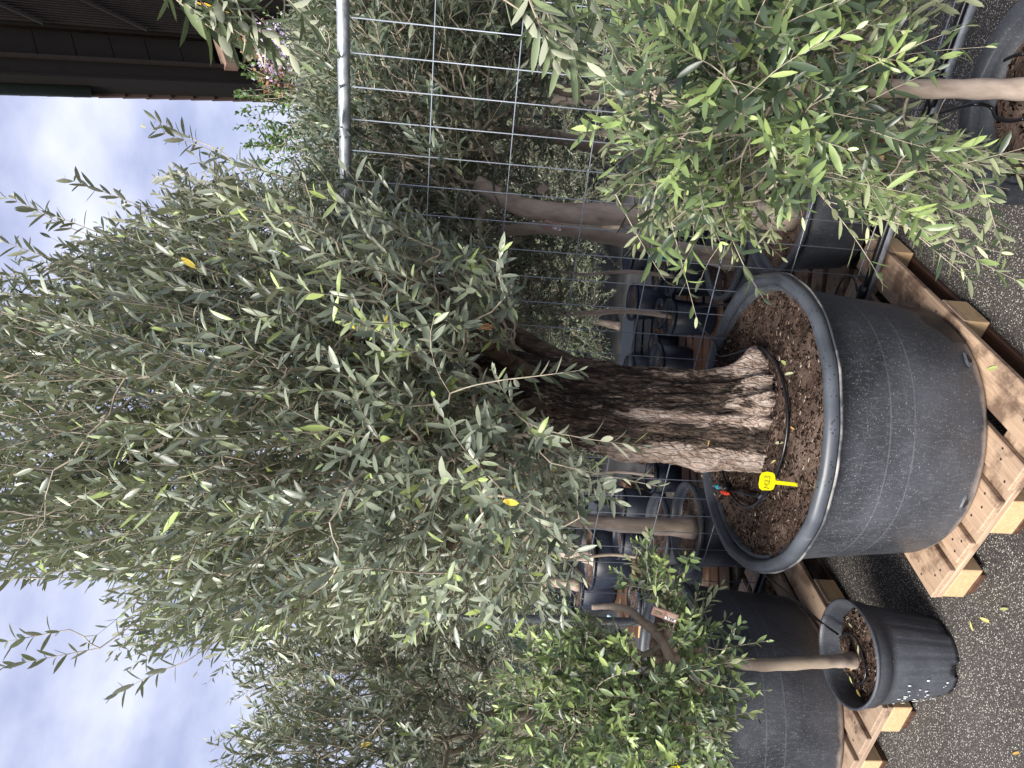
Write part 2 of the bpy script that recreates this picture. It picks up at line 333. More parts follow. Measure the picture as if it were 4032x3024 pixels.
INK = flat('ink', (.03, .03, .03)); CARD = flat('tag_card', (.24, .14, .11)); CARDL = flat('tag_print', (.62, .5, .42)); PAPER = flat('tag_paper', (.75, .75, .78)); TGREEN = flat('tag_picture', (.08, .12, .06))
BLUEP = flat('pale_blue_pipe', (.35, .55, .68)); CRATE = flat('grey_crate', (.07, .08, .1)); SCREEN = flat('shade_cloth', (.008, .02, .016), .9)
LILAC = flat('lilac_petal', (.6, .5, .66), .7); SEED = flat('rusty_seedhead', (.26, .14, .08), .8); SIGNY = flat('sign_yellow', (.7, .4, .03)); TILE = flat('roof_tile', (.07, .045, .035), .8)
GUT = flat('dark_green_gutter', (.03, .045, .035)); RAFF = flat('raffia', (.5, .28, .14), .8); OLIVE = flat('green_olive', (.2, .32, .04), .35)

# ground materials
m, nt, b = mat('asphalt', 0.75, 0.3); ASPH = m
o = coords(nt); v1 = N(nt, 'ShaderNodeTexVoronoi'); v1.inputs['Scale'].default_value = 210; nt.links.new(o, v1.inputs['Vector'])
n1 = noise(nt, o, 1.6, 5, .6); n2 = noise(nt, o, 70, 3, .6)
sepc = N(nt, 'ShaderNodeSeparateColor'); nt.links.new(v1.outputs['Color'], sepc.inputs[0])
c = ramp(nt, n2, [(.3, (.022, .02, .019)), (.7, (.062, .056, .052))])
c = mixc(nt, ramp(nt, n1, [(.4, (0, 0, 0)), (.65, (.6,) * 3)]), c, (.085, .075, .07))
stone = ramp(nt, sepc.outputs[0], [(0, (.03, .03, .03)), (.5, (.09, .08, .075)), (.7, (.24, .22, .19)), (.88, (.48, .46, .4)), (1, (.65, .62, .55))])
c = mixc(nt, ramp(nt, v1.outputs['Distance'], [(.28, (1, 1, 1)), (.5, (0, 0, 0))]), c, stone); nt.links.new(c, b.inputs['Base Color'])
bump(nt, b, math_(nt, 'SUBTRACT', 1.0, v1.outputs['Distance']), .6, .004)
m, nt, b = mat('concrete_yard', 0.85, 0.2); CONC = m
n1 = noise(nt, coords(nt), 2.5, 6, .6); nt.links.new(ramp(nt, n1, [(.35, (.04, .04, .043)), (.7, (.09, .09, .095))]), b.inputs['Base Color'])
# ================================================================== SETTING
g = MB(); g.box((0, 10, -.1), 120, 120, .2); props(g.build('ground', ASPH), kind='structure')
g = MB(); g.box((0, 14.2, .004), 40, 16.8, .008); props(g.build('yard', CONC), kind='structure')

# ------------------------------------------------------------------ pallets
def pallet(corner, ang, label, top=WOOD, group='wooden pallets under the tubs', z=0.0, wet=True):
    a = np.array([corner[0], corner[1], z]); d = np.array([math.cos(ang), math.sin(ang), 0]); q = np.array([-d[1], d[0], 0]); Z = np.array([0, 0, 1.])
    t = thing('wooden_pallet', tuple(a), label, 'pallet', group)
    t.rotation_euler = (0, 0, ang)
    def part(name, c, sx, sy, sz, m_):
        mb = MB(); jit = (random.random() - .5) * .006
        mb.box((0, 0, 0), sx + jit, sy, sz, b=.003)
        if name == 'top_board':
            for nx in (-.5275, 0, .5275):
                for k in range(3):
                    px, py = nx + random.uniform(-.045, .045), (k - 1) * sy * .3 + random.uniform(-.008, .008); rr = .0045
                    mb.add([(px + rr * math.cos(q), py + rr * math.sin(q), sz / 2 + .0006) for q in np.linspace(0, 2 * math.pi, 9)[:-1]], [tuple(range(8))], 1)
        me = bpy.data.meshes.new(name); me.from_pydata(mb.v, [], mb.f); me.materials.append(m_); me.materials.append(INK)
        me.polygons.foreach_set('material_index', np.array(mb.mi, np.int32))
        o = bpy.data.objects.new(name, me); COL.objects.link(o); o.parent = t; o.location = c; return o
    ys = [(.0725, .145), (.2325, .1), (.4, .145), (.5675, .1), (.7275, .145)]
    for y, w_ in ys: part('top_board', (.6, y + random.uniform(-.004, .004), .133), 1.2, w_, .022, top)
    for x in (.0725, .6, 1.1275):
        o = part('stretcher', (x, .4, .111), .8, .145, .021, top); o.rotation_euler = (0, 0, math.pi / 2)
        for y in (.0725, .4, .7275): part('block', (x, y + 0.0, .0615), .143, .143 if y != .4 else .145, .077, BLOCK)
    for y in (.0725, .4, .7275): part('bottom_board', (.6, y, .0115), 1.2, .1 if y != .4 else .145, .022, WETSHADE if wet else top)
    return t
pallet((-.007, 1.83), math.radians(53.6), 'clean light wooden pallet under the largest black tub')
pallet((-1.137, 2.525), math.radians(61), 'wooden pallet under the big tub at the bottom of the photo, behind the small pot', top=WOODG)
pallet((.45, 2.98), math.radians(-6), 'weathered pallet behind the fence carrying the pale peeling trunk tub', top=WOODG)
pallet((.15, 4.35), math.radians(4), 'pallet with small blue-black pots behind the fence', top=WETSHADE)
pallet((-1.3, 3.95), math.radians(12), 'shaded pallet behind the fence under two rimmed pots', top=WETSHADE, wet=True)
pallet((-.6, 5.3), math.radians(2), 'far dark pallet seen between trunk and fence wires', top=WETSHADE)
pallet((-2.1, 5.9), math.radians(-4), 'farthest pallet carrying the two dark blue pots', top=WETSHADE)

# ------------------------------------------------------------------ soil with chips
def soil(name, c, R, parent, nchip=300, lump=.012, chipl=.0135):
    nr, na = 26, 72; V = [(c[0], c[1], c[2] + .0)]; 
    rs = np.linspace(0, 1, nr + 1)[1:] * R; ang = np.arange(na) / na * 2 * np.pi
    X = c[0] + rs[:, None] * np.cos(ang); Y = c[1] + rs[:, None] * np.sin(ang)
    def hf(x, y):
        h = 0
        for k, (fx, fy, p, a_) in enumerate(HK): h = h + a_ * np.sin(fx * x + fy * y + p)
        return h * lump
    Z = c[2] + hf(X, Y) + RNG.normal(0, lump * .22, X.shape) * (rs[:, None] < R * .97)
    V = np.concatenate([[[c[0], c[1], c[2]]], np.stack([X, Y, Z], -1).reshape(-1, 3)])
    quads = []; i0 = 1
    I = np.arange(nr - 1)[:, None] * na + 1; J = np.arange(na)[None]; J2 = (J + 1) % na
    quads = np.stack([I + J, I + na + J, I + na + J2, I + J2], -1).reshape(-1, 4)
    tris = np.stack([np.zeros(na, int), 1 + np.arange(na), 1 + (np.arange(na) + 1) % na], -1)
    tint = np.zeros(len(V))
    # chips: little bent flakes
    n = nchip; rr = R * .97 * np.sqrt(RNG.random(n)); aa = RNG.random(n) * 2 * np.pi
    px = c[0] + rr * np.cos(aa); py = c[1] + rr * np.sin(aa); pz = c[2] + hf(px, py) + .002
    th = RNG.random(n) * np.pi * 2; L = chipl * RNG.uniform(.3, 1.5, n) ** 1.3; W = L * RNG.uniform(.12, .45, n); T = W * .35
    d = np.stack([np.cos(th), np.sin(th), RNG.normal(0, .22, n)], -1); d = nrm(d); s = nrm(np.cross(d, [0, 0, 1.0])); u = np.cross(s, d)
    P = np.stack([px, py, pz], -1); vs = []
    for a_, b_, g_ in ((-1, -1, -1), (-1, 1, -1), (1, 1, -1), (1, -1, -1), (-.8, -.7, 1), (-.8, .7, 1), (.8, .7, 1), (.8, -.7, 1)):
        vs.append(P + d * (L * a_ / 2)[:, None] + s * (W * b_ / 2)[:, None] + u * (T * g_ / 2)[:, None])
    CV = np.stack(vs, 1).reshape(-1, 3); base = len(V) + 8 * np.arange(n)[:, None, None]
    fq = np.array([(4, 5, 6, 7)[::-1], (0, 1, 5, 4), (1, 2, 6, 5), (2, 3, 7, 6), (3, 0, 4, 7)])[None]
    quads = np.concatenate([quads, (base + fq).reshape(-1, 4)]); ct = RNG.random(n) ** 2.3; ct[RNG.random(n) < .03] = 1; ct = np.clip(ct, .02, 1)
    V = np.concatenate([V, CV]); tint = np.concatenate([tint, np.repeat(ct, 8)])
    return np_mesh(name, V, quads, tris, tint, SOIL, parent, smooth=False)
HK = [(RNG.normal(0, 9), RNG.normal(0, 9), RNG.random() * 6, .5) for _ in range(4)] + [(RNG.normal(0, 35), RNG.normal(0, 35), RNG.random() * 6, .22) for _ in range(6)]

# ------------------------------------------------------------------ pots
def big_tub(c, z0, zr, R, Rb, label, soil_z, nchip, holes=True, group='large black plastic tubs', mp_=POT1):
    t = thing('plant_tub', (c[0], c[1], z0), label, 'plant pot', group)
    t.rotation_euler = (0, 0, 0)
    wob = lambda a, z: .004 * math.sin(2 * a + 1) + .003 * math.sin(5 * a)
    b = MB(); b.lathe((c[0], c[1], 0), [(0.02, z0 + .006), (Rb - .03, z0 + .002), (Rb - .012, z0 + .006), (Rb, z0 + .024), (Rb + (R - .045 - Rb) * .5, (z0 + zr) / 2), (R - .04, zr - .05), (R - .038, zr - .03), (R - .06, zr - .028), (R - .075, soil_z - .08)], 96, wob=wob)
    ob = b.build('tub_wall', mp_, t, True); ob.location = (-c[0], -c[1], -z0)
    b = MB(); ro = R; pr_ = [(ro - .036, zr - .046), (ro - .012, zr - .044), (ro - .001, zr - .034), (ro, zr - .02), (ro - .006, zr - .006), (ro - .016, zr), (ro - .031, zr - .002), (ro - .041, zr - .01), (ro - .044, zr - .03), (ro - .05, soil_z - .05)]
    wr = lambda a, z: wob(a, z) + .0025 * math.sin(17 * a) * math.sin(3 * a + 2)
    b.lathe((c[0], c[1], 0), pr_, 128, wob=wr); b.build('rim', RIM, t, True)
    b = MB(); b.lathe((c[0], c[1], 0), [(ro - .006, zr - .047), (ro + .0025, zr - .045), (ro + .003, zr - .040), (ro - .001, zr - .038)], 128, wob=wr); b.build('rim_seam', SEAM, t, True)
    if holes:
        for k, a in enumerate((-2.05, -1.0, .4, 2.2)):
            mb = MB(); r_ = Rb + .006; z_ = z0 + .045; ctr = np.array([c[0] + r_ * math.cos(a), c[1] + r_ * math.sin(a), z_]); n_ = np.array([math.cos(a), math.sin(a), -.15]); s_ = np.array([-math.sin(a), math.cos(a), 0]); u_ = np.cross(n_, s_)
            ring = []
            for j in range(14):
                q = 2 * math.pi * j / 14; rr = .02 + .004 * math.sin(3 * q + k); ring.append(ctr + s_ * rr * 1.5 * math.cos(q) + u_ * rr * .7 * math.sin(q) - n_ * .004)
            ring2 = [ctr + (p - ctr) * .55 + n_ * .004 for p in ring]; ring3 = [ctr + (p - ctr) * .4 - n_ * .002 for p in ring]
            F = [(j, (j + 1) % 14, 14 + (j + 1) % 14, 14 + j) for j in range(14)] + [(14 + j, 14 + (j + 1) % 14, 28 + (j + 1) % 14, 28 + j) for j in range(14)]
            mb.add(ring + ring2, F[:14], 0); mb.add([p + n_ * .0005 for p in ring2], [tuple(range(14))], 1); mb.build('drain_hole', [RIM, HOLE_SHADE], t)
    soil('soil', (c[0], c[1], soil_z), R - .046, t, nchip)
    return t
big_tub((-.082, 2.52), .146, .735, .542, .454, 'largest black tub, wet brown soil and thick gnarled trunk in it', .702, 6500)
big_tub((-1.40, 3.19), .146, .745, .545, .455, 'dark grey tub at the bottom of the photo, half hidden by bright leaves', .70, 500)
def rim_pot(c, z0, zr, R, Rb, label, sz, m_=POTB, lip=.03, nch=160, group='black rimmed pots behind the fence', name='plant_pot', rimm=None):
    t = thing(name, (c[0], c[1], z0), label, 'plant pot', group)
    b = MB(); b.lathe((c[0], c[1], 0), [(.01, z0 + .004), (Rb - .012, z0), (Rb, z0 + .012), (R - lip, zr - .03), (R - lip - .006, zr - .026), (R - lip - .012, sz - .03)], 56); b.build('pot_wall', m_, t, True)
    b = MB(); b.lathe((c[0], c[1], 0), [(R - lip - .004, zr - .034), (R - .004, zr - .03), (R, zr - .018), (R - .004, zr - .004), (R - .012, zr), (R - lip + .006, zr - .002), (R - lip, zr - .01), (R - lip - .006, sz - .02)], 56); b.build('rim', rimm or (POTB if m_ is not POTN else m_), t, True)
    soil('soil', (c[0], c[1], sz), R - lip - .004, t, nch, chipl=.016); return t
rim_pot((.84, 2.99), .146, .47, .30, .24, 'wide black pot behind the fence holding the pale peeling trunk', .42)
rim_pot((.77, 3.60), .146, .46, .27, .22, 'black pot behind the fence just past the widest one, with a brown smooth trunk', .42)
rim_pot((-.76, 3.96), .146, .45, .26, .21, 'black pot behind the fence holding the single brown trunk beside the yellow label side', .40)
rim_pot((-.90, 4.50), .146, .45, .25, .20, 'grey rimmed pot of bare soil right behind the single brown trunk', .40)
for (x, y, z0, h, R, lab) in ((.50, 4.52, .146, .30, .125, 'blue-black pot with a thin pale stem, nearest the gnarled trunk'), (.76, 4.50, .146, .31, .13, 'blue-black pot behind the fence with a black drip line on its rim'),
                          (1.04, 4.56, .146, .31, .13, 'blue-black pot partly hidden behind the smooth brown trunk'), (.60, 5.25, .01, .28, .12, 'small dark pot standing on the concrete behind two blue-black pots'),
                          (.35, 5.35, .01, .28, .12, 'small dark pot on the concrete beside the grey crate'), (.9, 5.3, .01, .3, .12, 'dark pot on the concrete below the pale far hedge'),
                          (-.15, 5.55, .146, .3, .13, 'dark blue pot half behind the gnarled trunk'), (-.62, 5.15, .01, .3, .13, 'small dark pot seen between the fence wires beside the stub stem'),
                          (-1.25, 5.2, .01, .3, .14, 'small pot behind the single brown trunk')):
    rim_pot((x, y), z0, z0 + h, R, R * .84, lab, z0 + h - .035, m_=POTN, lip=.01, nch=60, group='small blue-black pots behind the fence')
rq = random.Random(12)  # pots below are added to darken the pale yard, standing in for shade
for (x, y, lab) in ((1.35, 4.7, 'added dark pot at the right end of the blue-black row'), (1.65, 4.75, 'added dark pot under the leaning trunk behind the fence'), (.2, 4.95, 'added dark pot touching the gnarled trunk outline'), (.98, 5.05, 'added dark pot in the second row behind the smooth trunks'), (1.3, 5.2, 'added second row dark pot below the upper wires'), (.15, 5.8, 'added third row dark pot near the grey crate'),
                  (.75, 5.85, 'added third row dark pot under the pale hedge'), (1.15, 5.9, 'added third row dark pot behind the smooth trunks'), (-.3, 4.95, 'added dark pot just left of the gnarled trunk'), (-.95, 5.75, 'added dark pot between crate and single brown trunk'), (-.45, 6.1, 'added far dark pot under the low leaves'), (-1.15, 4.55, 'added dark pot behind the single brown trunk base'), (-1.6, 5.3, 'added dark pot in front of the wide dark blue pot'), (-1.25, 5.8, 'added dark pot right of the wide dark blue pot')):
    rim_pot((x, y), .01, .36 + rq.uniform(-.03, .05), .16, .13, lab, .31, m_=POTN, lip=.01, nch=50, group='small blue-black pots behind the fence')
rim_pot((-1.52, 6.3), .146, .50, .30, .25, 'wide dark blue pot far behind the fence under a hanging tag', .46, m_=POTN, lip=.015, nch=80, group='wide dark blue pots far behind the fence')
rim_pot((-1.9, 6.75), .146, .50, .28, .23, 'farthest dark blue pot at the left of its neighbour', .46, m_=POTN, lip=.015, nch=80, group='wide dark blue pots far behind the fence')
rim_pot((.87, 1.76), .0, .335, .30, .23, 'black round pot at the top right corner of the photo, smooth young trunk in it', .27, lip=.055, nch=700, group=None)

# small pot at the front: collar, ribs, feet
def ribbed_pot(c, z0, zr, R, Rb, sz, label):
    t = thing('ribbed_plant_pot', (c[0], c[1], z0), label, 'plant pot')
    n = 120
    def prof(r, z, k):
        return (r, z, k)
    b = MB(); P = [(.01, z0 + .02, 0), (Rb - .02, z0 + .018, 0), (Rb - .004, z0 + .006, 2), (Rb, z0 + .02, 1), (Rb + .003, z0 + .05, 1), (Rb + (R - Rb) * .62, zr - .10, 1), (R - .022, zr - .092, 0), (R - .018, zr - .062, 0), (R - .008, zr - .058, 0), (R - .006, zr - .012, 0)]
    V = []; cc = np.array([c[0], c[1], 0])
    for r, z, k in P:
        for j in range(n):
            a = 2 * math.pi * j / n; rr = r
            if k == 1: rr -= .0035 * (1 if math.cos(a * 20) > .55 else 0)
            zz = z
            if k == 2: zz = z0 + (.0 if math.cos(a * 6) > -.35 else .022)
            V.append(cc + np.array([rr * math.cos(a), rr * math.sin(a), zz]))
    F = [(i * n + j, i * n + (j + 1) % n, (i + 1) * n + (j + 1) % n, (i + 1) * n + j) for i in range(len(P) - 1) for j in range(n)]
    b.add(V, F); b.build('pot_wall', POTB, t, True)
    b = MB(); b.lathe((c[0], c[1], 0), [(R - .007, zr - .014), (R, zr - .01), (R + .001, zr - .003), (R - .004, zr + .001), (R - .010, zr - .002), (R - .014, zr - .02), (R - .03, sz - .03)], 96); b.build('rim', POTB, t, True)
    soil('soil', (c[0], c[1], sz), R - .024, t, 650, chipl=.016)
    # bird-lime like white splashes on the wall
    b = MB(); rr_ = random.Random(3)
    for k in range(26):
        a = math.radians(rr_.gauss(-128, 13)); z = z0 + rr_.uniform(.04, .22); r = Rb + (R - Rb) * .62 * (z - z0) / (zr - .1 - z0) + .0025
        ctr = np.array([c[0] + r * math.cos(a), c[1] + r * math.sin(a), z]); s_ = np.array([-math.sin(a), math.cos(a), 0]); n_ = np.array([math.cos(a), math.sin(a), 0]); u_ = np.array([0, 0, 1.]); w_ = rr_.uniform(.0015, .004); h_ = w_ * rr_.uniform(.8, 3)
        V = [ctr + s_ * w_ * math.cos(q) + u_ * h_ * math.sin(q) for q in np.linspace(0, 2 * math.pi, 7)[:-1]] + [ctr + n_ * .0015]
        b.add(V, [(i, (i + 1) % 6, 6) for i in range(6)])
    b.build('white_splash', WHT, t)
    return t
ribbed_pot((-.912, 2.467), 0, .342, .192, .141, .275, 'small ribbed dark pot with white splashes, standing on the asphalt')

# ------------------------------------------------------------------ fence
FA = np.array([1.35, 2.26, 0]); FD = nrm(np.array([-.93 - 1.35, 3.53 - 2.26, 0])); FN = np.array([-FD[1], FD[0], 0])
def FP(a, z, o=0): p = FA + FD * a + FN * o; return np.array([p[0], p[1], z])
fl = thing('wire_fence', tuple(FP(-.9, 0)), 'galvanised mesh fence panel running behind the largest tub', 'fence')
for nm, z, r in (('top_rail', 2.262, .021), ('bottom_rail', .17, .021)):
    b = MB(); b.tube([FP(-.9, z), FP(.5, z + .001), FP(1.6, z - .002), FP(2.95, z - .004)], r, 18); b.build(nm, GALV, fl, True)
for a in (-.9, 2.95):
    b = MB(); b.tube([FP(a, .04), FP(a, 2.3)], .021, 18); b.build('end_post', GALV, fl, True)
b = MB()
for z in (.225, .505, .803, 1.092, 1.382, 1.674, 1.965): b.tube([FP(-.9, z, -.004), FP(2.95, z, -.004)], .0023, 6)
a = -.9 + .056
while a < 2.93:
    dz = .02; b.tube([FP(a, .185, .002), FP(a + .001, 1.2, .0025), FP(a, 2.25, .002)], .0021, 6); a += .1055
b.build('wire_mesh', WIRE, fl, True)
# black supply pipe along the bottom rail
sp = thing('irrigation_pipe', tuple(FP(-.9, .2)), 'thick black irrigation pipe laid along the lower fence rail', 'pipe')
b = MB(); b.tube(smooth_path([FP(-.9, .205, .03), FP(.2, .21, .028), FP(1.0, .2, .03), FP(1.8, .205, .03), FP(2.9, .2, .03)]), .0125, 12); b.build('pipe', HOSE, sp, True)
for a in (.25, 1.03, 1.9):
    b = MB(); b.tube([FP(a - .05, .203, .029), FP(a - .047, .203, .029), FP(a - .02, .203, .029), FP(a + .02, .203, .029), FP(a + .047, .203, .029), FP(a + .05, .203, .029)], [.014, .018, .019, .019, .018, .014], 14); b.build('coupling', HOSE, sp, True)

def hose(pts, r, label, k=8, group=None, name='drip_hose'):
    p = smooth_path(pts, k); t = thing(name, tuple(p[0]), label, 'hose', group); b = MB(); b.tube(p, r, 10); b.build('tube', HOSE, t, True); return t
Z7 = lambda x, y, z=.716: AZ(2000 + x / 1.843, 1350 + y / 1.843, z)
dh = hose([FP(1.12, .22, .03), FP(1.1, .45, .0), AZ(2725, 1215, .74), Z7(1505, 0, .742), Z7(1513, 60, .735), Z7(1560, 95, .71), Z7(1700, 60), Z7(1790, 30), Z7(1870, 58), Z7(1940, 140), Z7(1988, 260), Z7(2018, 400), Z7(2030, 550), Z7(2018, 700), Z7(1990, 830), Z7(1948, 950), Z7(1890, 1070), Z7(1840, 1130),
      Z7(1790, 1178), Z7(1730, 1195), Z7(1680, 1170), Z7(1640, 1130), Z7(1600, 1060), Z7(1565, 960), Z7(1540, 860), Z7(1560, 820)], .0055, 'thin black drip hose looping round the gnarled trunk on wet soil')
vt = thing('drip_valve', tuple(Z7(1590, 1060, .72)), 'drip valve with red handle and cyan ring in the largest tub', 'valve')
b = MB(); b.tube([Z7(1600, 1072, .722), Z7(1700, 1088, .716), Z7(1842, 1122, .706)], .0062, 10); b.build('tube', HOSE, vt, True)
b = MB(); b.tube([Z7(1487, 1034, .738), Z7(1494, 1036, .737), Z7(1530, 1047, .733), Z7(1575, 1058, .728)], [.004, .0065, .0055, .0075], 10); b.tube([Z7(1832, 1128, .707), Z7(1852, 1116, .707)], [.010, .010], 10); b.build('spigot', FIT, vt, True)
b = MB(); b.tube([Z7(1517, 1043, .7345), Z7(1531, 1047, .733)], .0092, 12); b.build('ring', CYAN, vt, True)
b = MB(); c0 = Z7(1586, 1052, .728); b.tube([c0 + (0, 0, -.012), c0 + (0, 0, .0), c0 + (0, 0, .012), c0 + (0, 0, .016)], [.012, .0125, .012, .006], 14); b.build('body', HOSE, vt, True)
b = MB(); h1, h2 = Z7(1542, 1078, .727), Z7(1608, 1096, .727)
b.tube([h1, h1 + (h2 - h1) * .15, h1 + (h2 - h1) * .5, h1 + (h2 - h1) * .85, h2], [.003, .0075, .0105, .0075, .003], 10); b.tube([(h1 + h2) / 2 + (0, 0, -.002), (h1 + h2) / 2 + (0, .012, .002)], .006, 8); b.build('handle', REDP, vt, True)
# hose into the small pot
hose([AZ(3000, 2255, .25), AZ(3020, 2270, .3), AZ(3120, 2350, .36), AZ(3220, 2440, .37), AZ(3300, 2498, .30)], .0045, 'thin black hose dropping into the small ribbed pot')
G2 = lambda x, y, z=.285: AZ(2600 + x / 1.545, 2000 + y / 1.545, z)
hose([G2(1090, 790), G2(1130, 770), G2(1170, 775), G2(1205, 820), G2(1235, 920), G2(1248, 1010), G2(1230, 1060), G2(1190, 1070), G2(1150, 1010)], .0045, 'black drip loop lying on the soil of the small ribbed pot')
T3 = lambda x, y, z=.29: AZ(3300 + x / 2.37, y / 2.37, z)
hose([T3(700, 1130, .2), T3(560, 1165, .23), T3(700, 1130, .27), T3(1000, 1040, .33), T3(1250, 975, .36), T3(1420, 1000, .3), T3(1480, 1100), T3(1600, 1130), T3(1735, 1110)], .005, 'black hose running into the top right corner pot')
hose([T3(1430, 800), T3(1440, 700), T3(1500, 600), T3(1620, 530), T3(1735, 500)], .0045, 'black drip hose on the soil of the top right corner pot')
hose([FP(1.02, .215, .02), FP(.97, .23, -.02), FP(.98, .24, -.07), FP(1.08, .235, -.1), FP(1.14, .21, -.06), FP(1.12, .2, .02)], .004, 'small black cable loop hooked over the lower fence rail')
g1 = lambda x, y, z: AZ(1950 + x / 2.304, 700 + y / 2.304, z)
hose([g1(1560, 940, .47), g1(1600, 1060, .48), g1(1580, 1200, .47), g1(1520, 1330, .46)], .004, 'thin line linking the small blue-black pots', group='thin lines behind the fence')
hose([g1(1280, 1180, .3), g1(1265, 1300, .3), g1(1300, 1480, .3), g1(1370, 1560, .3)], .004, 'thin line lying near the grey crate', group='thin lines behind the fence')
g2 = lambda x, y, z: AZ(2300 + x / 2.37, 1700 + y / 2.37, z)
hose([g2(970, 200, .45), g2(1030, 400, .45), g2(1090, 620, .5), g2(1120, 750, .5)], .004, 'thin line slanting behind the wires to the single brown trunk', group='thin lines behind the fence')
hose([g2(430, 930, .35), g2(450, 1100, .35), g2(490, 1260, .3)], .004, 'thin line hanging in front of the wide dark blue pot', group='thin lines behind the fence')

# ------------------------------------------------------------------ leaves, twigs, trees
def tubes(C, R, sides=3):
    """C (n,k,3) centre lines, R (n,k) radii -> V, quads"""
    n, k, _ = C.shape; T = np.gradient(C, axis=1); T = nrm(T)
    ref = np.where(np.abs(T[..., 2:3]) < .85, np.array([0, 0, 1.]), np.array([1., 0, 0])); A = nrm(np.cross(T, ref)); B = np.cross(T, A)
    an = np.arange(sides) / sides * 2 * np.pi
    V = C[:, :, None] + R[:, :, None, None] * (np.cos(an)[None, None, :, None] * A[:, :, None] + np.sin(an)[None, None, :, None] * B[:, :, None])
    idx = np.arange(n * k * sides).reshape(n, k, sides); nx = np.roll(idx, -1, 2)
    Q = np.stack([idx[:, :-1], nx[:, :-1], nx[:, 1:], idx[:, 1:]], -1).reshape(-1, 4)
    return V.reshape(-1, 3), Q
HI_ST = [(0.0, .12), (.22, .78), (.5, 1.0), (.78, .72)]
def leaves(P, D, U, L, W, tint, hi, curve):
    """P base, D direction, U upper-side normal; one mesh of many leaves"""
    n = len(P); U = nrm(U - D * np.sum(U * D, -1, keepdims=True)); Sd = np.cross(D, U)
    V = []; fold = .28
    if hi:
        st = HI_ST; tpl = []
        for t, w_ in st:
            for s_ in (-1, 0, 1):
                V.append(P + D * (L * t)[:, None] + Sd * (W * .5 * w_ * s_)[:, None] + U * ((W * .5 * w_ * fold * abs(s_)) - curve * L * t * t)[:, None])
        V.append(P + D * (L * .99)[:, None] - U * (curve * L)[:, None])
        k = 13; q = []
        for i in range(3):
            for j in range(2): q.append((i * 3 + j, i * 3 + j + 1, (i + 1) * 3 + j + 1, (i + 1) * 3 + j))
        tr = [(9, 10, 12), (10, 11, 12)]
    else:
        V = [P, P + D * (L * .45)[:, None] - Sd * (W * .5)[:, None] + U * (W * .12)[:, None], P + D * (L * .5)[:, None] - U * (curve * L * .25)[:, None],
             P + D * (L * .45)[:, None] + Sd * (W * .5)[:, None] + U * (W * .12)[:, None], P + D * L[:, None] - U * (curve * L)[:, None]]
        k = 5; q = []; tr = [(0, 2, 1), (0, 3, 2), (1, 2, 4), (2, 3, 4)]
        tr = [(0, 1, 2), (0, 2, 3), (1, 4, 2), (2, 4, 3)]
    V = np.stack(V, 1).reshape(-1, 3); b0 = k * np.arange(n)[:, None, None]
    Q = (b0 + np.array(q)[None]).reshape(-1, 4) if q else np.zeros((0, 4), int); Tt = (b0 + np.array(tr)[None]).reshape(-1, 3)
    # winding so that the normal points to U
    if hi: Q = Q[:, ::-1]; Tt = Tt[:, ::-1]
    v0, v1, v2 = V[Tt[0]]
    if np.cross(v1 - v0, v2 - v0) @ U[0] < 0: Tt = Tt[:, ::-1]
    if len(Q):
        v0, v1, v2 = V[Q[0][:3]]
        if np.cross(v1 - v0, v2 - v0) @ U[0] < 0: Q = Q[:, ::-1]
    return V, Q, Tt, np.repeat(tint, k)
def shoots(A, D, L, pairs, leafL, leafW, hi, sag, rng, spread=(35, 65), t0=.12):
    """A base, D direction, L length. Returns curve array and leaf data"""
    n = len(A); k = 6; t = np.linspace(0, 1, k); side = nrm(np.cross(D, rng.normal(0, 1, (n, 3))))
    bend = side * (rng.normal(0, .12, n) * L)[:, None] + np.array([0, 0, -1.]) * (sag * L)[:, None]
    C = A[:, None] + D[:, None] * (L[:, None] * t)[..., None] + bend[:, None] * (t ** 2)[None, :, None]
    tl = np.linspace(t0, 1, pairs); P = A[:, None] + D[:, None] * (L[:, None] * tl)[..., None] + bend[:, None] * (tl ** 2)[None, :, None]
    T = nrm(D[:, None] * L[:, None, None] + bend[:, None] * 2 * tl[None, :, None])
    a0 = nrm(np.cross(T, rng.normal(0, 1, (n, 1, 3)) + 0 * T)); b0 = np.cross(T, a0)
    az = (np.arange(pairs) % 2) * (np.pi / 2) + rng.normal(0, .25, (n, pairs)); ca, sa = np.cos(az)[..., None], np.sin(az)[..., None]
    R1 = ca * a0 + sa * b0
    outP, outD, outU, LL = [], [], [], []
    fac = np.interp(tl, [t0, .5, .85, 1], [.85, 1.05, .85, .45])
    for sgn in (1, -1):
        R = R1 * sgn; an = np.radians(rng.uniform(*spread, (n, pairs)) * np.interp(tl, [0, .85, 1], [1.1, .9, .5]))[..., None]
        d = nrm(T * np.cos(an) + R * np.sin(an) + rng.normal(0, .12, (n, pairs, 3)) + np.array([0, 0, -.03]))
        u = T * np.sin(an) - R * np.cos(an) + np.array([0, 0, .35]) + rng.normal(0, .3, (n, pairs, 3))
        outP.append(P); outD.append(d); outU.append(u); LL.append(leafL * rng.uniform(.7, 1.2, (n, pairs)) * fac)
    P = np.concatenate(outP, 1).reshape(-1, 3); D_ = np.concatenate(outD, 1).reshape(-1, 3); U_ = nrm(np.concatenate(outU, 1).reshape(-1, 3)); LL = np.concatenate(LL, 1).reshape(-1)
    tipness = np.tile(np.concatenate([tl, tl])[None], (n, 1)).reshape(-1)
    keep = rng.random(len(P)) > .1
    return C, P[keep], D_[keep], U_[keep], LL[keep], tipness[keep], np.repeat(np.arange(n), pairs * 2)[keep]

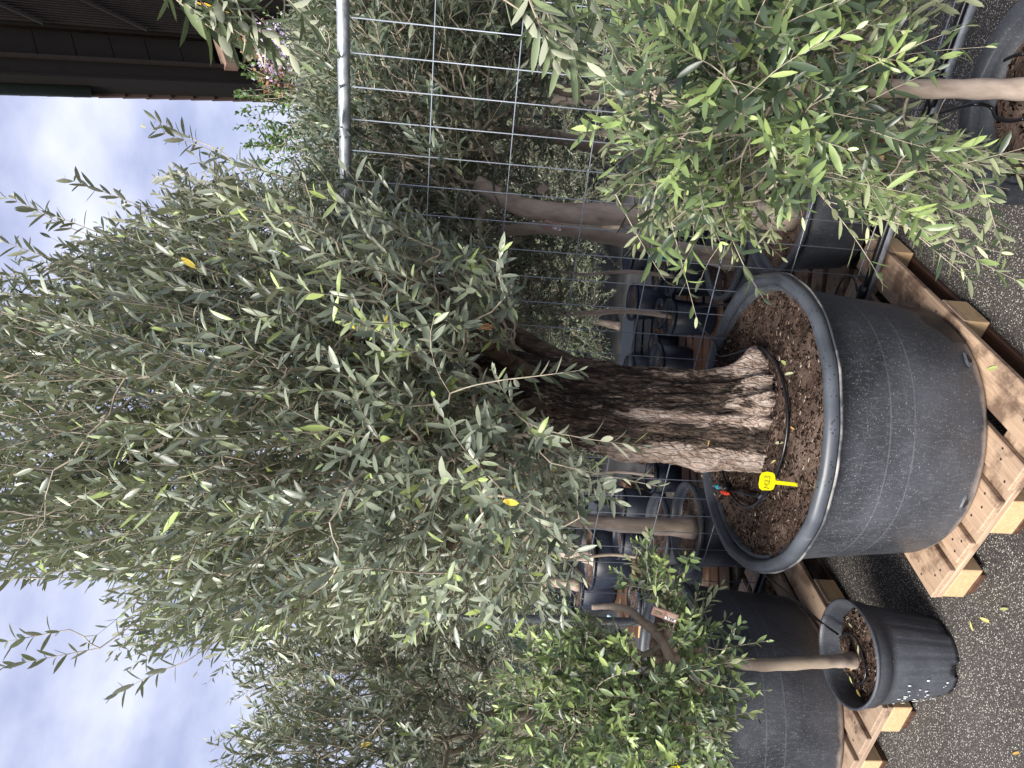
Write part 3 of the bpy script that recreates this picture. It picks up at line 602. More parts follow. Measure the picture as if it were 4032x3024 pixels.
def inpoly(x, y, poly):
    r = np.zeros(len(x), bool); n = len(poly)
    for i in range(n):
        x1, y1 = poly[i]; x2, y2 = poly[(i + 1) % n]
        c = ((y1 > y) != (y2 > y)); xi = (x2 - x1) * (y - y1) / (y2 - y1 + 1e-9) + x1; r ^= c & (x < xi)
    return r

def tree(label, base, lobes, limbs, n, seed, leaf=(.06, .012), lmat=GREY, bark=BARK, pairs=9, hi=True, shoot=(.18, .36), up=.5, sag=.1, trunk=None, poly=None, polys_out=None, near=.7, name='olive_tree', cat='tree', group='potted olive trees',
         trunk_builder=None, origin=None, droop_low=True, extra=None, tipbright=.25, twig_r=.0016, spread=(35, 65), parent=None, tw=TWIG, shell=.45, tmean=.42, fruit=None, maxr=.02, front=None):
    rng = np.random.default_rng(seed)
    t = parent or thing(name, tuple(map(float, base)), label, cat, group)
    # ---- anchors
    A = []; D = []; tries = 0; wts = np.array([l[2] for l in lobes], float); wts /= wts.sum()
    org = np.array(origin if origin is not None else limbs[0][-1], float)
    while len(A) < n and tries < 60:
        tries += 1; m = n * 2; li = rng.choice(len(lobes), m, p=wts); c = np.array([lobes[i][0] for i in li], float); r = np.array([lobes[i][1] for i in li], float)
        v = nrm(rng.normal(0, 1, (m, 3))); rad = shell + (1 - shell) * rng.random(m) ** .6
        inner = rng.random(m) < .25; rad[inner] = rng.random(inner.sum()) ** .4 * .7
        p = c + v * r * rad[:, None]
        o_ = nrm(p - org + rng.normal(0, .12, p.shape)); hrel = np.clip((p[:, 2] - c[:, 2]) / r[:, 2], -1, 1)
        ud = up + (.35 * hrel if droop_low else 0)
        d = nrm(o_ * .8 + v * .35 + np.array([0, 0, 1.]) * ud[:, None] + rng.normal(0, .28, p.shape))
        tip = p + d * shoot[1]
        if front is not None:   # a few of the shoots keep to the crown's own outline
            pass
        x, y, z = proj(tip); ok = (np.linalg.norm(tip - CAM, axis=1) > near) & (np.linalg.norm(p - CAM, axis=1) > near)
        if poly is not None: xb, yb, _ = proj(p); ok &= inpoly(x, y, poly) & inpoly(xb, yb, poly)
        if polys_out:
            xm, ym, _ = proj(p + d * shoot[1] * .5)
            xb, yb, _ = proj(p)
            for q in polys_out: ok &= ~inpoly(x, y, q) & ~inpoly(xm, ym, q) & ~inpoly(xb, yb, q)
        ok &= tip[:, 2] > .1
        A += list(p[ok]); D += list(d[ok])
    A = np.array(A[:n]).reshape(-1, 3); D = np.array(D[:n]).reshape(-1, 3)
    L = rng.uniform(*shoot, len(A)); hr = np.clip((org[2] + .3 - A[:, 2]), 0, 1); sg = sag + .25 * hr * (1 if droop_low else 0) + rng.normal(0, .04, len(A))
    if extra:
        EA = np.array([e_[0] for e_ in extra], float); ED = nrm(np.array([e_[1] for e_ in extra], float)); EL = np.array([e_[2] for e_ in extra], float); ES = np.array([e_[3] for e_ in extra], float)
        A = np.concatenate([A, EA]); D = np.concatenate([D, ED]); L = np.concatenate([L, EL]); sg = np.concatenate([sg, ES])
    # ---- skeleton
    nodes = []; par = []; 
    lim_paths = []
    for lp in limbs:
        pts = smooth_path(lp, 5); prev = -1 if not nodes else int(np.argmin([np.linalg.norm(np.array(q) - pts[0]) for q in nodes]))
        for p in pts: nodes.append(p); par.append(prev); prev = len(nodes) - 1
    nl = len(nodes); cap = nl + len(A) * 3 + 5; NP = np.zeros((cap, 3)); NP[:nl] = nodes; cnt = nl; par = par + [0] * (cap - nl)
    base_d = np.linalg.norm(NP[0] - org); gd = np.zeros(cap)
    for i in range(nl): gd[i] = gd[par[i]] + np.linalg.norm(NP[i] - NP[par[i]]) if par[i] >= 0 else 0
    order = np.argsort(np.linalg.norm(A - org, axis=1)); segs = []
    for i in order:
        a = A[i]; dv = a - NP[:cnt]; ds = np.linalg.norm(dv, axis=1); cost = ds * 1.0 + .22 * gd[:cnt] + .25 * np.clip(ds - (dv @ D[i]), 0, 9); j = int(np.argmin(cost)); p0 = NP[j]
        d0 = nrm(p0 - NP[par[j]]) if par[j] >= 0 else np.array([0, 0, 1.]); ln = max(ds[j], 1e-3)
        q1 = p0 + (d0 * .35 + (a - p0) / ln * .65) * ln * .35; q2 = a - D[i] * ln * .3
        prev = j
        for q in ((p0 * .3 + q1 * .5 + q2 * .2), (p0 * .08 + q1 * .36 + q2 * .46 + a * .1), a):
            NP[cnt] = q; par[cnt] = prev; gd[cnt] = gd[prev] + np.linalg.norm(q - NP[prev]); prev = cnt; cnt += 1
    load = np.zeros(cnt); load[nl + 2::3] = 1
    for i in range(cnt - 1, 0, -1):
        if par[i] >= 0: load[par[i]] += load[i]
    rad = np.minimum(twig_r * np.maximum(load, 1) ** .46, maxr)
    ii = np.array([i for i in range(nl, cnt)]); pj = np.array([par[i] for i in ii])
    Cc = np.stack([NP[pj], NP[ii]], 1); Rr = np.stack([np.minimum(rad[pj], rad[ii] * 1.25), rad[ii]], 1)
    V1, Q1 = tubes(Cc, Rr, 5 if hi else 3)
    C, LP, LD, LU, LLn, tip, sid = shoots(A, D, L, pairs, leaf[0], leaf[1], hi, sg, rng, spread)
    Rs = np.repeat(np.array([[1.1, 1., .85, .7, .5, .3]]) * twig_r, len(A), 0); V2, Q2 = tubes(C, Rs, 4 if hi else 3)
    np_mesh('branches', np.concatenate([V1, V2]), np.concatenate([Q1, Q2 + len(V1)]), None, None, tw, t)
    if trunk_builder: trunk_builder(t)
    else:
        for lp, r0, r1 in (trunk or []):
            pts = smooth_path(lp, 8); kk = len(pts); rr = [r0 + (r1 - r0) * (i / (kk - 1)) for i in range(kk)]
            rr = [r * (1 + .06 * math.sin(i * 1.7 + seed) + (.35 * math.exp(-i / 2.0) if i < 8 and r0 > .02 else 0)) for i, r in enumerate(rr)]
            b = MB(); b.tube(pts, rr, 18); b.build('trunk', bark, t, True)
        for k_, lp in enumerate(limbs):
            if trunk and k_ == 0: continue
    shoot_t = rng.normal(0, .16, len(A)); tint = np.clip(tmean + rng.normal(0, .19, len(LP)) + shoot_t[sid] + tipbright * np.clip(tip - .75, 0, 1) * 4 * (rng.random(len(A))[sid] < .55), 0.01, .975)
    tint[rng.random(len(tint)) < .0012] = 1
    Wd = leaf[1] * rng.uniform(.75, 1.2, len(LP)) * (LLn / leaf[0]) ** .6
    cv = rng.normal(.05, .1, len(LP))
    V, Q, Tt, ti = leaves(LP, LD, LU, LLn, Wd, tint, hi, cv)
    np_mesh('foliage', V, Q if len(Q) else None, Tt, ti, lmat, t, smooth=hi)
    if fruit:
        k = rng.choice(len(LP), fruit, replace=False)
        for i in k:
            b = MB(); p = LP[i] + np.array([rng.normal(0, .006), rng.normal(0, .006), -.012]); b.tube([p + (0, 0, .008), p + (0, 0, .006), p, p - (0, 0, .006), p - (0, 0, .008)], [.0005, .0035, .0052, .0035, .0005], 8); b.build('fruit', OLIVE, t, True)
    return t

# ---- the old olive in the largest tub
def old_trunk(par):
    nz_, na = 290, 260; z = np.linspace(.66, 1.86, nz_); a = np.arange(na) / na * 2 * np.pi
    Zg, Ag = np.meshgrid(z, a, indexing='ij')
    cx = np.interp(z, [.66, .9, 1.2, 1.4, 1.62], [-.07, -.085, -.09, -.05, .015]) + np.clip(z - 1.62, 0, 1) * .1; cy = np.interp(z, [.66, .9, 1.2, 1.4, 1.86], [2.575, 2.59, 2.62, 2.63, 2.64])
    Rz = np.interp(z, [.66, .70, .76, .83, .95, 1.1, 1.25, 1.36, 1.48, 1.65, 1.86], [.186, .180, .172, .162, .154, .152, .150, .142, .115, .088, .065])
    # strands of the trunk: twisted lobes
    tw = (Zg - .7) * .55
    lob = .07 * np.cos(2 * (Ag - tw) + .6) + .075 * np.cos(3 * (Ag - tw * 1.3) + 2.1) + .075 * np.cos(5 * (Ag + tw * .5) + 1.1) + .05 * np.cos(8 * (Ag - tw * .7) + .4 + 2 * Zg) + .03 * np.cos(13 * Ag + 4 * Zg)
    R = Rz[:, None] * (1 + lob)
    r3 = np.random.default_rng(11); fb = np.zeros_like(R); pit = np.zeros_like(R)
    for k in range(90):
        ka = r3.integers(6, 46); kz = r3.normal(0, 9 + ka * .25); ph = r3.random() * 6.28; fb += np.sin(ka * Ag + kz * Zg * (1) + ph + 1.5 * np.sin(r3.integers(1, 4) * Ag + 6 * Zg + ph)) / (ka ** .85)
    fb /= fb.std(); R += .0066 * fb
    fn = r3.normal(0, 1, R.shape); fn = (fn + np.roll(fn, 1, 0) + np.roll(fn, -1, 0) + np.roll(fn, 2, 0)) / 2; R += .0011 * fn
    # burrs at the foot
    for (za, aa, h, sz, sa) in ((.735, -1.35, .045, .035, .28), (.74, -.25, .055, .05, .33), (.74, -2.35, .012, .04, .3), (.72, 2.9, .0, .04, .4), (.74, 1.2, .05, .05, .5), (.8, -2.95, .006, .03, .25), (.76, -1.9, .02, .02, .2), (.93, -2.8, .018, .06, .3)):
        da = (Ag - aa + np.pi) % (2 * np.pi) - np.pi; R += h * np.exp(-((Zg - za) / sz) ** 2 - (da / sa) ** 2) * (1 + .1 * fb)
    ridge = lob / .2 + fb * .22
    # pale stripped wood on the picture's lower side and mid front
    def band(a0, w, z0, z1): da = (Ag - a0 + np.pi) % (2 * np.pi) - np.pi; return np.exp(-(da / w) ** 2) * np.clip((Zg - z0) * 8 + .5, 0, 1) * np.clip((z1 - Zg) * 3.5 + .5, 0, 1)
    pale = .22 + .13 * ridge + .75 * band(-2.6, .3, .68, 1.25) + .6 * band(-1.55, .17, .7, 1.22) + .5 * band(-1.1, .6, .66, .77) + .55 * band(-.35, .6, .66, .79) - .3 * band(-2.05, .26, .72, 1.35) - .12 * band(-.8, .4, .8, 1.6) + .3 * band(-1.15, .08, .85, 1.2)
    X = cx[:, None] + R * np.cos(Ag); Y = cy[:, None] + R * np.sin(Ag); V = np.stack([X, Y, Zg], -1).reshape(-1, 3)
    I = np.arange(nz_ - 1)[:, None] * na; J = np.arange(na)[None]; J2 = (J + 1) % na
    Q = np.stack([I + J, I + J2, I + na + J2, I + na + J], -1).reshape(-1, 4)
    np_mesh('trunk', V, Q, None, np.clip(pale, 0, 1).reshape(-1), OLD, par)
    rr_ = random.Random(2)
    for lp, r0, r1 in BIG_LIMBS:
        pts = smooth_path(lp, 9); n_ = len(pts); b = MB()
        b.tube(pts, [(r0 + (r1 - r0) * (i / (n_ - 1)) ** .8) * (1 + .05 * math.sin(i * 1.3)) for i in range(n_)], 20)
        o = b.build('limb', LIMB, par, True)
BIG_LIMBS = [([(.02, 2.63, 1.6), (.05, 2.63, 1.78), (.09, 2.61, 1.95), (.14, 2.6, 2.2), (.2, 2.62, 2.5)], .062, .025),
             ([(-.1, 2.64, 1.2), (-.14, 2.65, 1.38), (-.22, 2.68, 1.62), (-.3, 2.7, 1.9), (-.34, 2.75, 2.3)], .07, .022),
             ([(-.1, 2.6, 1.25), (-.2, 2.58, 1.42), (-.38, 2.52, 1.6), (-.6, 2.45, 1.85)], .045, .014),
             ([(.02, 2.62, 1.5), (.1, 2.45, 1.68), (.22, 2.2, 1.9), (.3, 2.05, 2.15)], .035, .012),
             ([(-.04, 2.62, 1.42), (-.1, 2.4, 1.66), (-.16, 2.15, 1.88), (-.2, 1.98, 2.15)], .035, .012),
             ([(.0, 2.62, 1.2), (.08, 2.7, 1.38), (.2, 2.8, 1.6), (.4, 2.9, 1.9), (.5, 2.95, 2.2)], .055, .016)]
bigpoly = [(-500, 560), (0, 640), (30, 560), (90, 500), (190, 460), (300, 420), (330, 350), (390, 300), (470, 320), (560, 345), (700, 330), (800, 345), (940, 380), (1060, 480), (1120, 560), (1170, 640), (1120, 700), (1180, 780), (1235, 880), (1310, 950), (1345, 1060), (1280, 1180), (1290, 1290), (1180, 1400), (1080, 1470), (900, 1470), (700, 1460), (480, 1410), (300, 1480), (150, 1440), (220, 1370), (100, 1260), (-500, 1260)]
trunk_gap = [(1060, 755), (1500, 745), (1500, 960), (1240, 960), (1160, 870), (1060, 835)]
tree('old olive with thick gnarled dark and pale trunk in the largest tub', (-.09, 2.58, .69), [((-.1, 2.55, 2.5), (1.08, 1.0, 1.15), 1.0), ((-.35, 2.3, 2.0), (.75, .8, .75), .5), ((.35, 2.4, 2.1), (.65, .8, .7), .35), ((-.1, 2.5, 3.3), (.8, .7, .7), .3), ((.45, 2.5, 2.85), (.45, .5, .5), .25), ((-.65, 2.5, 2.8), (.45, .5, .5), .15)],
     [[p for p in l[0]] for l in BIG_LIMBS], 3100, 21, leaf=(.060, .0136), lmat=GREY, pairs=9, shoot=(.16, .36), up=.55, sag=.05, poly=bigpoly, polys_out=[trunk_gap], near=1.2, trunk_builder=old_trunk, origin=(-.05, 2.6, 1.5), fruit=45,
     twig_r=.0016, maxr=.014, tmean=.49,
     extra=[(AY(500 * PHI, 345 * PHI, 2.3), (.3, -.05, .8), .27, 0.02), (AY(205 * PHI, 500 * PHI, 2.3), (.3, 0, .9), .27, .02), (AY(290 * PHI, 440 * PHI, 2.4), (.3, .1, .9), .24, .02), (AY(215 * PHI, 1400 * PHI, 2.2), (-.2, 0, .9), .27, .02),
            (AY(400 * PHI, 1430 * PHI, 2.2), (-.35, 0, .9), .24, .02), (AY(440 * PHI, 310 * PHI, 2.4), (.3, .1, .9), .2, .0), (AY(170 * PHI, 500 * PHI, 2.4), (.3, .1, .9), .2, .0), (AY(150 * PHI, 1360 * PHI, 2.2), (-.2, 0, .9), .22, .0), (AY(120 * PHI, 560 * PHI, 2.4), (.2, .1, .9), .2, .0), (AY(1180 * PHI, 930 * PHI, 1.75), (-.15, -.2, -.9), .25, -.05), (AY(1190 * PHI, 1000 * PHI, 1.7), (-.15, -.2, -.9), .27, -.05), (AY(1090 * PHI, 820 * PHI, 1.65), (.1, -.3, -.6), .2, -.1)])

# ---- young olive of the top right corner (bright leaves)
Tb = [(.885, 1.775, .25), (.865, 1.785, .5), (.845, 1.80, .78), (.84, 1.84, 1.05)]
tpoly = [(1130, -400), (1150, 190), (1250, 320), (1180, 400), (1210, 480), (1260, 470), (1330, 590), (1440, 620), (1520, 560), (1600, 600), (1680, 470), (1720, 440), (1850, 560), (1920, 520), (1960, 560), (2110, 620), (2130, 540), (2080, 470), (2300, 430), (2300, 330), (2080, 300), (1930, 255), (1900, 165), (2090, 150), (2140, 80), (2100, 0), (2120, -400)]
trk = [(1960, 165), (2260, 165), (2260, 330), (2120, 300), (1960, 250)]
tree('young olive with smooth trunk and bright green crown in front of the fence', Tb[0], [((.82, 1.85, 1.2), (.5, .45, .42), 1.0), ((.62, 1.8, .85), (.38, .35, .38), .75), ((.95, 1.85, 1.0), (.35, .35, .5), .4)],
     [Tb, [(.85, 1.8, .75), (.7, 1.75, .95), (.55, 1.72, 1.05)], [(.84, 1.84, 1.0), (.78, 1.85, 1.3), (.75, 1.85, 1.5)], [(.85, 1.8, .8), (1.0, 1.85, 1.0), (1.1, 1.85, 1.2)]], 560, 33, leaf=(.064, .0142), lmat=BRIGHT, twig_r=.0013, pairs=8, shoot=(.14, .3), up=-.1, sag=.22, near=.85,
     trunk=[(Tb, .029, .02)], poly=tpoly, polys_out=[trk], origin=(.84, 1.82, .95), tmean=.46, tipbright=.42,
     extra=[(AY(1900 * PHI, 440 * PHI, 1.7), (-.55, -.1, -.75), .26, .0), (AY(1960 * PHI, 490 * PHI, 1.65), (-.5, -.1, -.6), .22, .0), (AY(1780 * PHI, 430 * PHI, 1.75), (-.5, -.05, -.5), .26, .05), (AY(1450 * PHI, 480 * PHI, 1.75), (-.6, 0, -.2), .24, .1), (AY(1330 * PHI, 420 * PHI, 1.78), (-.6, 0, -.35), .24, .1), (AY(1560 * PHI, 450 * PHI, 1.75), (-.6, 0, -.2), .24, .1),
            (AY(2080 * PHI, 350 * PHI, 1.6), (-.6, 0, -.5), .2, .1), (AY(2120 * PHI, 380 * PHI, 1.6), (-.6, 0, -.2), .2, .1)])

# ---- small standard olive in the ribbed pot
Sb = [AZ(3362, 2600, .27), AY(3250, 2605, 2.46), AY(3000, 2618, 2.45), AY(2860, 2600, 2.44), AY(2720, 2590, 2.43), AY(2630, 2595, 2.42)]
spoly = [(930, 1800), (990, 1480), (1060, 1400), (1120, 1330), (1240, 1290), (1290, 1210), (1290, 1150), (1370, 1120), (1450, 1150), (1560, 1230), (1520, 1290), (1590, 1330), (1640, 1370), (1660, 1480), (1650, 1560), (1600, 1659), (1600, 1800)]
strk = [(1610, 1405), (1900, 1405), (1900, 1460), (1610, 1460)]
tree('small olive with a curved forked pale trunk in the ribbed pot', tuple(Sb[0]), [((-1.0, 2.3, 1.12), (.36, .38, .3), 1.0), ((-1.05, 2.35, 1.45), (.4, .36, .35), .9), ((-.78, 2.3, 1.1), (.25, .3, .25), .5), ((-1.2, 2.3, 1.0), (.25, .3, .25), .4)],
     [Sb, [AY(2640, 2590, 2.42), AY(2590, 2500, 2.4), AY(2520, 2440, 2.38), AY(2470, 2400, 2.37), AY(2400, 2388, 2.36), AY(2330, 2392, 2.36)], [AY(2640, 2600, 2.42), AY(2590, 2660, 2.4), AY(2560, 2750, 2.38), AY(2550, 2860, 2.36)]], 580, 44, leaf=(.045, .0125), lmat=BRIGHT, pairs=8, shoot=(.1, .24), up=.15, sag=.08,
     trunk=[(Sb, .024, .02), ([AY(2640, 2590, 2.42), AY(2590, 2500, 2.4), AY(2520, 2440, 2.38), AY(2470, 2400, 2.37), AY(2400, 2388, 2.36), AY(2330, 2392, 2.36)], .019, .009), ([AY(2640, 2600, 2.42), AY(2590, 2660, 2.4), AY(2560, 2750, 2.38), AY(2550, 2860, 2.36)], .018, .009)],
     poly=spoly, polys_out=[strk, [(1270, 1290), (1390, 1290), (1460, 1390), (1460, 1455), (1405, 1430), (1345, 1345), (1270, 1335)]], origin=(-.97, 2.42, .98), tmean=.5, tipbright=.4, near=1.3, twig_r=.0012)

# ---- near tree beyond the picture's top edge: only its hanging shoots reach in
hx = []
for (x, y, Y_) in ((2050, -90, 1.12), (2120, -60, 1.15), (2200, -120, 1.2), (2080, -20, 1.2), (2300, -80, 1.15), (2150, 40, 1.18)): hx.append((AY(x, y, Y_), (-.75, .05, -.35), .13, .1))
hx += [((.62, 1.12, 1.83), (-.35, .05, -.75), .26, -.03), ((.66, 1.1, 1.9), (-.1, .1, -.9), .2, .0), ((.66, 1.05, 1.80), (-.3, 0, -.8), .14, 0)]
for (x, y) in ((640, -60), (700, -90), (760, -110), (820, -60), (860, -80), (1000, -150), (560, -150), (900, -20)): hx.append((AY(x, y, 1.35), (-.5, 0, -.5), .16, .05))
tree('tree with big pale hanging leaves reaching in over the top edge', (1.75, .9, 0), [((1.2, 1.0, 2.4), (.3, .25, .4), 1)], [[(1.75, .9, 0.0), (1.7, .92, .9), (1.5, 1.0, 1.6), (1.2, 1.05, 2.0), (.9, 1.1, 2.2)], [(.95, 1.1, 2.18), (.75, 1.12, 2.1), (.66, 1.12, 1.95)]], 30, 55, leaf=(.07, .015), lmat=PALE, pairs=8, shoot=(.15, .25), up=-.2,
     trunk=[([(1.75, .9, 0.0), (1.7, .92, .9), (1.5, 1.0, 1.6), (1.2, 1.05, 2.0), (.9, 1.1, 2.2)], .035, .008)], near=.6, extra=hx, tmean=.6, poly=[(-3000, -4000), (5000, -4000), (5000, -60), (-3000, -60)])

# ---- trees behind the fence
def btree(label, base, top, c, r, n, seed, r0=.05, lm=DEEP, bk=BARK, hi=False, pl=None, po=None, leaf=(.065, .015), up=.35, pairs=9, sh=(.16, .32), grp='olive trees behind the fence', mid=None, extra_trunk=None, lobes=None, tm=.42):
    base, top, c = map(lambda v: np.array(v, float), (base, top, c)); md = np.array(mid, float) if mid is not None else (base + top) / 2 + np.array([.03, .02, 0])
    limbs = [[base, md, top, c * .6 + top * .4]]; rr = random.Random(seed)
    for k in range(4):
        a = k * 1.6 + rr.random(); limbs.append([top, top * .5 + c * .5 + np.array([math.cos(a) * r[0] * .3, math.sin(a) * r[1] * .3, 0]), c + np.array([math.cos(a) * r[0] * .5, math.sin(a) * r[1] * .5, r[2] * .2])])
    limbs[0][3] = c * .35 + top * .65; tr = [(limbs[0], r0, r0 * .6)]
    if extra_trunk: tr += extra_trunk
    return tree(label, base, lobes or [(tuple(c), r, 1)], limbs, n, seed, leaf=leaf, lmat=lm, bark=bk, pairs=pairs, hi=hi, shoot=sh, up=up, sag=.1, trunk=tr, poly=pl, polys_out=po, origin=top, group=grp, twig_r=.0018, tmean=tm)
gap = [(1150, 440), (1340, 440), (1560, 600), (1560, 800), (1150, 800)]      # open view under the crowns
gapl = [(1240, 930), (1560, 930), (1560, 1180), (1330, 1180)]
roofsky = [(-400, -400), (540, -400), (600, 300), (560, 560), (-400, 560)]
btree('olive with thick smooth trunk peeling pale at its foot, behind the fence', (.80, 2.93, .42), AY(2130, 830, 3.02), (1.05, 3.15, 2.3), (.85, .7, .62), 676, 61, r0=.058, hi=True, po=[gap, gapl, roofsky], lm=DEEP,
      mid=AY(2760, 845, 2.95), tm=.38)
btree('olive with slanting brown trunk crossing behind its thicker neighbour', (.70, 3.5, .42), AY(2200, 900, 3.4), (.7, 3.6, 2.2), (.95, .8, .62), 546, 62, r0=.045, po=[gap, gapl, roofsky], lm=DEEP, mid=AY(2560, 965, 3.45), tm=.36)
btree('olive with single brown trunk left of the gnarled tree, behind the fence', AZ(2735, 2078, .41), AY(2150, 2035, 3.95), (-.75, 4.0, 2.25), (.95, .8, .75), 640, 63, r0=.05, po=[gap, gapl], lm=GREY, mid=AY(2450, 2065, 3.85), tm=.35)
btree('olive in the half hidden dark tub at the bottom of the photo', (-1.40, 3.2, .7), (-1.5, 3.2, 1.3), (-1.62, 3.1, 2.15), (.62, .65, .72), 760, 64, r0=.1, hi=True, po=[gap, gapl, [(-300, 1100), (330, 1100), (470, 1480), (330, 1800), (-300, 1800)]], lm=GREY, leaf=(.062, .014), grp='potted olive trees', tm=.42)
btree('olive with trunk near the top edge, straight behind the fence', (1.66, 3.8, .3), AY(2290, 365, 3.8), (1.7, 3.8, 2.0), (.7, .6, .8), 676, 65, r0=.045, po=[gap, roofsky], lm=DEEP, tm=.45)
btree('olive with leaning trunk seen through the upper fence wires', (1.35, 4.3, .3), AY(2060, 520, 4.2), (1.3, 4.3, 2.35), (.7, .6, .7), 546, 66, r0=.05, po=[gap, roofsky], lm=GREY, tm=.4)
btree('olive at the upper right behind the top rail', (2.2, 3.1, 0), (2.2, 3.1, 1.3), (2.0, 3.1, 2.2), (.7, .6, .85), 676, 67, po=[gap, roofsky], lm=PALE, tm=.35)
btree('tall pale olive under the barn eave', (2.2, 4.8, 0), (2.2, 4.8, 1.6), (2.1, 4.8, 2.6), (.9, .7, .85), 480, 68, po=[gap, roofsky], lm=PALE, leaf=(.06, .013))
# small standards in the blue-black pots
for k, (x, y, z, hx_, nn, lab, vis) in enumerate(((.50, 4.52, .4, .0, 170, 'thin stemmed small olive beside the gnarled trunk, in a blue-black pot', 1), (.76, 4.50, .4, .02, 150, 'thin stemmed small olive in the blue-black pot with the drip line', 1), (.60, 5.25, .25, .02, 150, 'small olive standing on the concrete behind the blue-black pots', 1), (1.04, 4.56, .4, .0, 130, 'small olive in the pot hidden by the smooth brown trunk', 1),
                                               (-.15, 5.55, .4, .0, 120, 'small olive half behind the gnarled trunk', 1), (-.62, 5.15, .25, .0, 120, 'small olive stem between the fence wires left of the gnarled trunk', 1), (-1.25, 5.2, .25, 0, 120, 'small olive behind the single brown trunk', 1))):
    btree(lab, (x, y, z), (x - .03, y, z + .62), (x, y, z + 1.1), (.5, .45, .42), nn * 2, 80 + k, r0=.014, lm=DEEP, po=None, leaf=(.045, .012), pairs=8, sh=(.1, .22), grp='small olives in blue-black pots')
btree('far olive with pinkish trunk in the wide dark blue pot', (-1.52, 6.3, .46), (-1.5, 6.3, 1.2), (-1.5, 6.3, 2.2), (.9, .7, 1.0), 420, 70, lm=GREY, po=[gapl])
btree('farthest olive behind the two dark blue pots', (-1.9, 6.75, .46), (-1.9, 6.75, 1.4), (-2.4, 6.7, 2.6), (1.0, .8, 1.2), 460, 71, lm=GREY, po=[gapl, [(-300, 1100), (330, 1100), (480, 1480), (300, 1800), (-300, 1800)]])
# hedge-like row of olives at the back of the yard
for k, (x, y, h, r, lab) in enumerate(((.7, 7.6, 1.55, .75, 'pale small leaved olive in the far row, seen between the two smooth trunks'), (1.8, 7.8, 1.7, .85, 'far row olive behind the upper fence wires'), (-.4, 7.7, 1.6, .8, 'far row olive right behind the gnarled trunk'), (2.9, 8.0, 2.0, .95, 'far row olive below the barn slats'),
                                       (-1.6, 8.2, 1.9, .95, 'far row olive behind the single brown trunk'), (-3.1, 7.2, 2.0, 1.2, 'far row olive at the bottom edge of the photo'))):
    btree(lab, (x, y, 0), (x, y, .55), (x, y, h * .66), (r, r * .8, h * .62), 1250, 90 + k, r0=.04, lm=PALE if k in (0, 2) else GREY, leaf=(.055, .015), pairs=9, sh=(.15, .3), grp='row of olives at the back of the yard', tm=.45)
# shade screen behind everything
sc = thing('shade_screen', (1.4, 9.3, 0), 'dark green shade cloth screen at the back of the yard', 'screen')
b = MB(); 
for k in range(24): b.box((-5 + k * .5, 9.3 + .04 * math.sin(k * 1.3), 1.0), .5, .03, 2.0)
b.build('cloth', SCREEN, sc)
for x in (-5, -1, 3, 6.8):
    b = MB(); b.tube([(x, 9.36, 0), (x, 9.36, 2.1)], .03, 10); b.build('post', GALV, sc, True)

# ------------------------------------------------------------------ crape-myrtle like bush by the barn
def bush():
    t = tree('green bush with lilac flower heads beside the barn', (2.5, 6.0, 0), [((2.25, 6.0, 3.1), (.55, .5, .55), 1), ((1.75, 6.0, 3.0), (.5, .4, .5), .5)], [[(2.5, 6.0, 0), (2.45, 6.0, 1.0), (2.35, 6.0, 2.2)], [(2.35, 6.0, 2.1), (1.9, 6.0, 2.7)], [(2.4, 6, 1.8), (2.6, 6, 2.6)]], 260, 77, leaf=(.05, .026), lmat=BUSH, pairs=6, hi=True, shoot=(.15, .35), up=.6, sag=.2, trunk=[([(2.5, 6.0, 0), (2.45, 6.0, 1.0), (2.35, 6.0, 2.2)], .04, .02)],
             name='flowering_bush', cat='bush', group=None, origin=(2.35, 6.0, 2.2), tipbright=.1, tmean=.5, twig_r=.002)
    r5 = np.random.default_rng(9)
    heads = [AY(580 * PHI, 90 * PHI, 5.9), AY(600 * PHI, 110 * PHI, 5.8), AY(590 * PHI, 78 * PHI, 5.95), AY(560 * PHI, 100 * PHI, 5.9), AY(610 * PHI, 155 * PHI, 5.8), AY(600 * PHI, 170 * PHI, 5.8), AY(620 * PHI, 135 * PHI, 5.85)]
    for k, h in enumerate(heads):
        n = 190; P = h + r5.normal(0, 1, (n, 3)) * np.array([.055, .05, .075]); D = nrm(P - h + r5.normal(0, .02, (n, 3))); U = nrm(r5.normal(0, 1, (n, 3)))
        V, Q, T_, ti = leaves(P, D, U, np.full(n, .03), np.full(n, .026), r5.random(n), False, np.full(n, .2)); o = np_mesh('flower_head', V, None, T_, ti, LILAC if k not in (3, 5) else SEED, t, smooth=False)
bush()

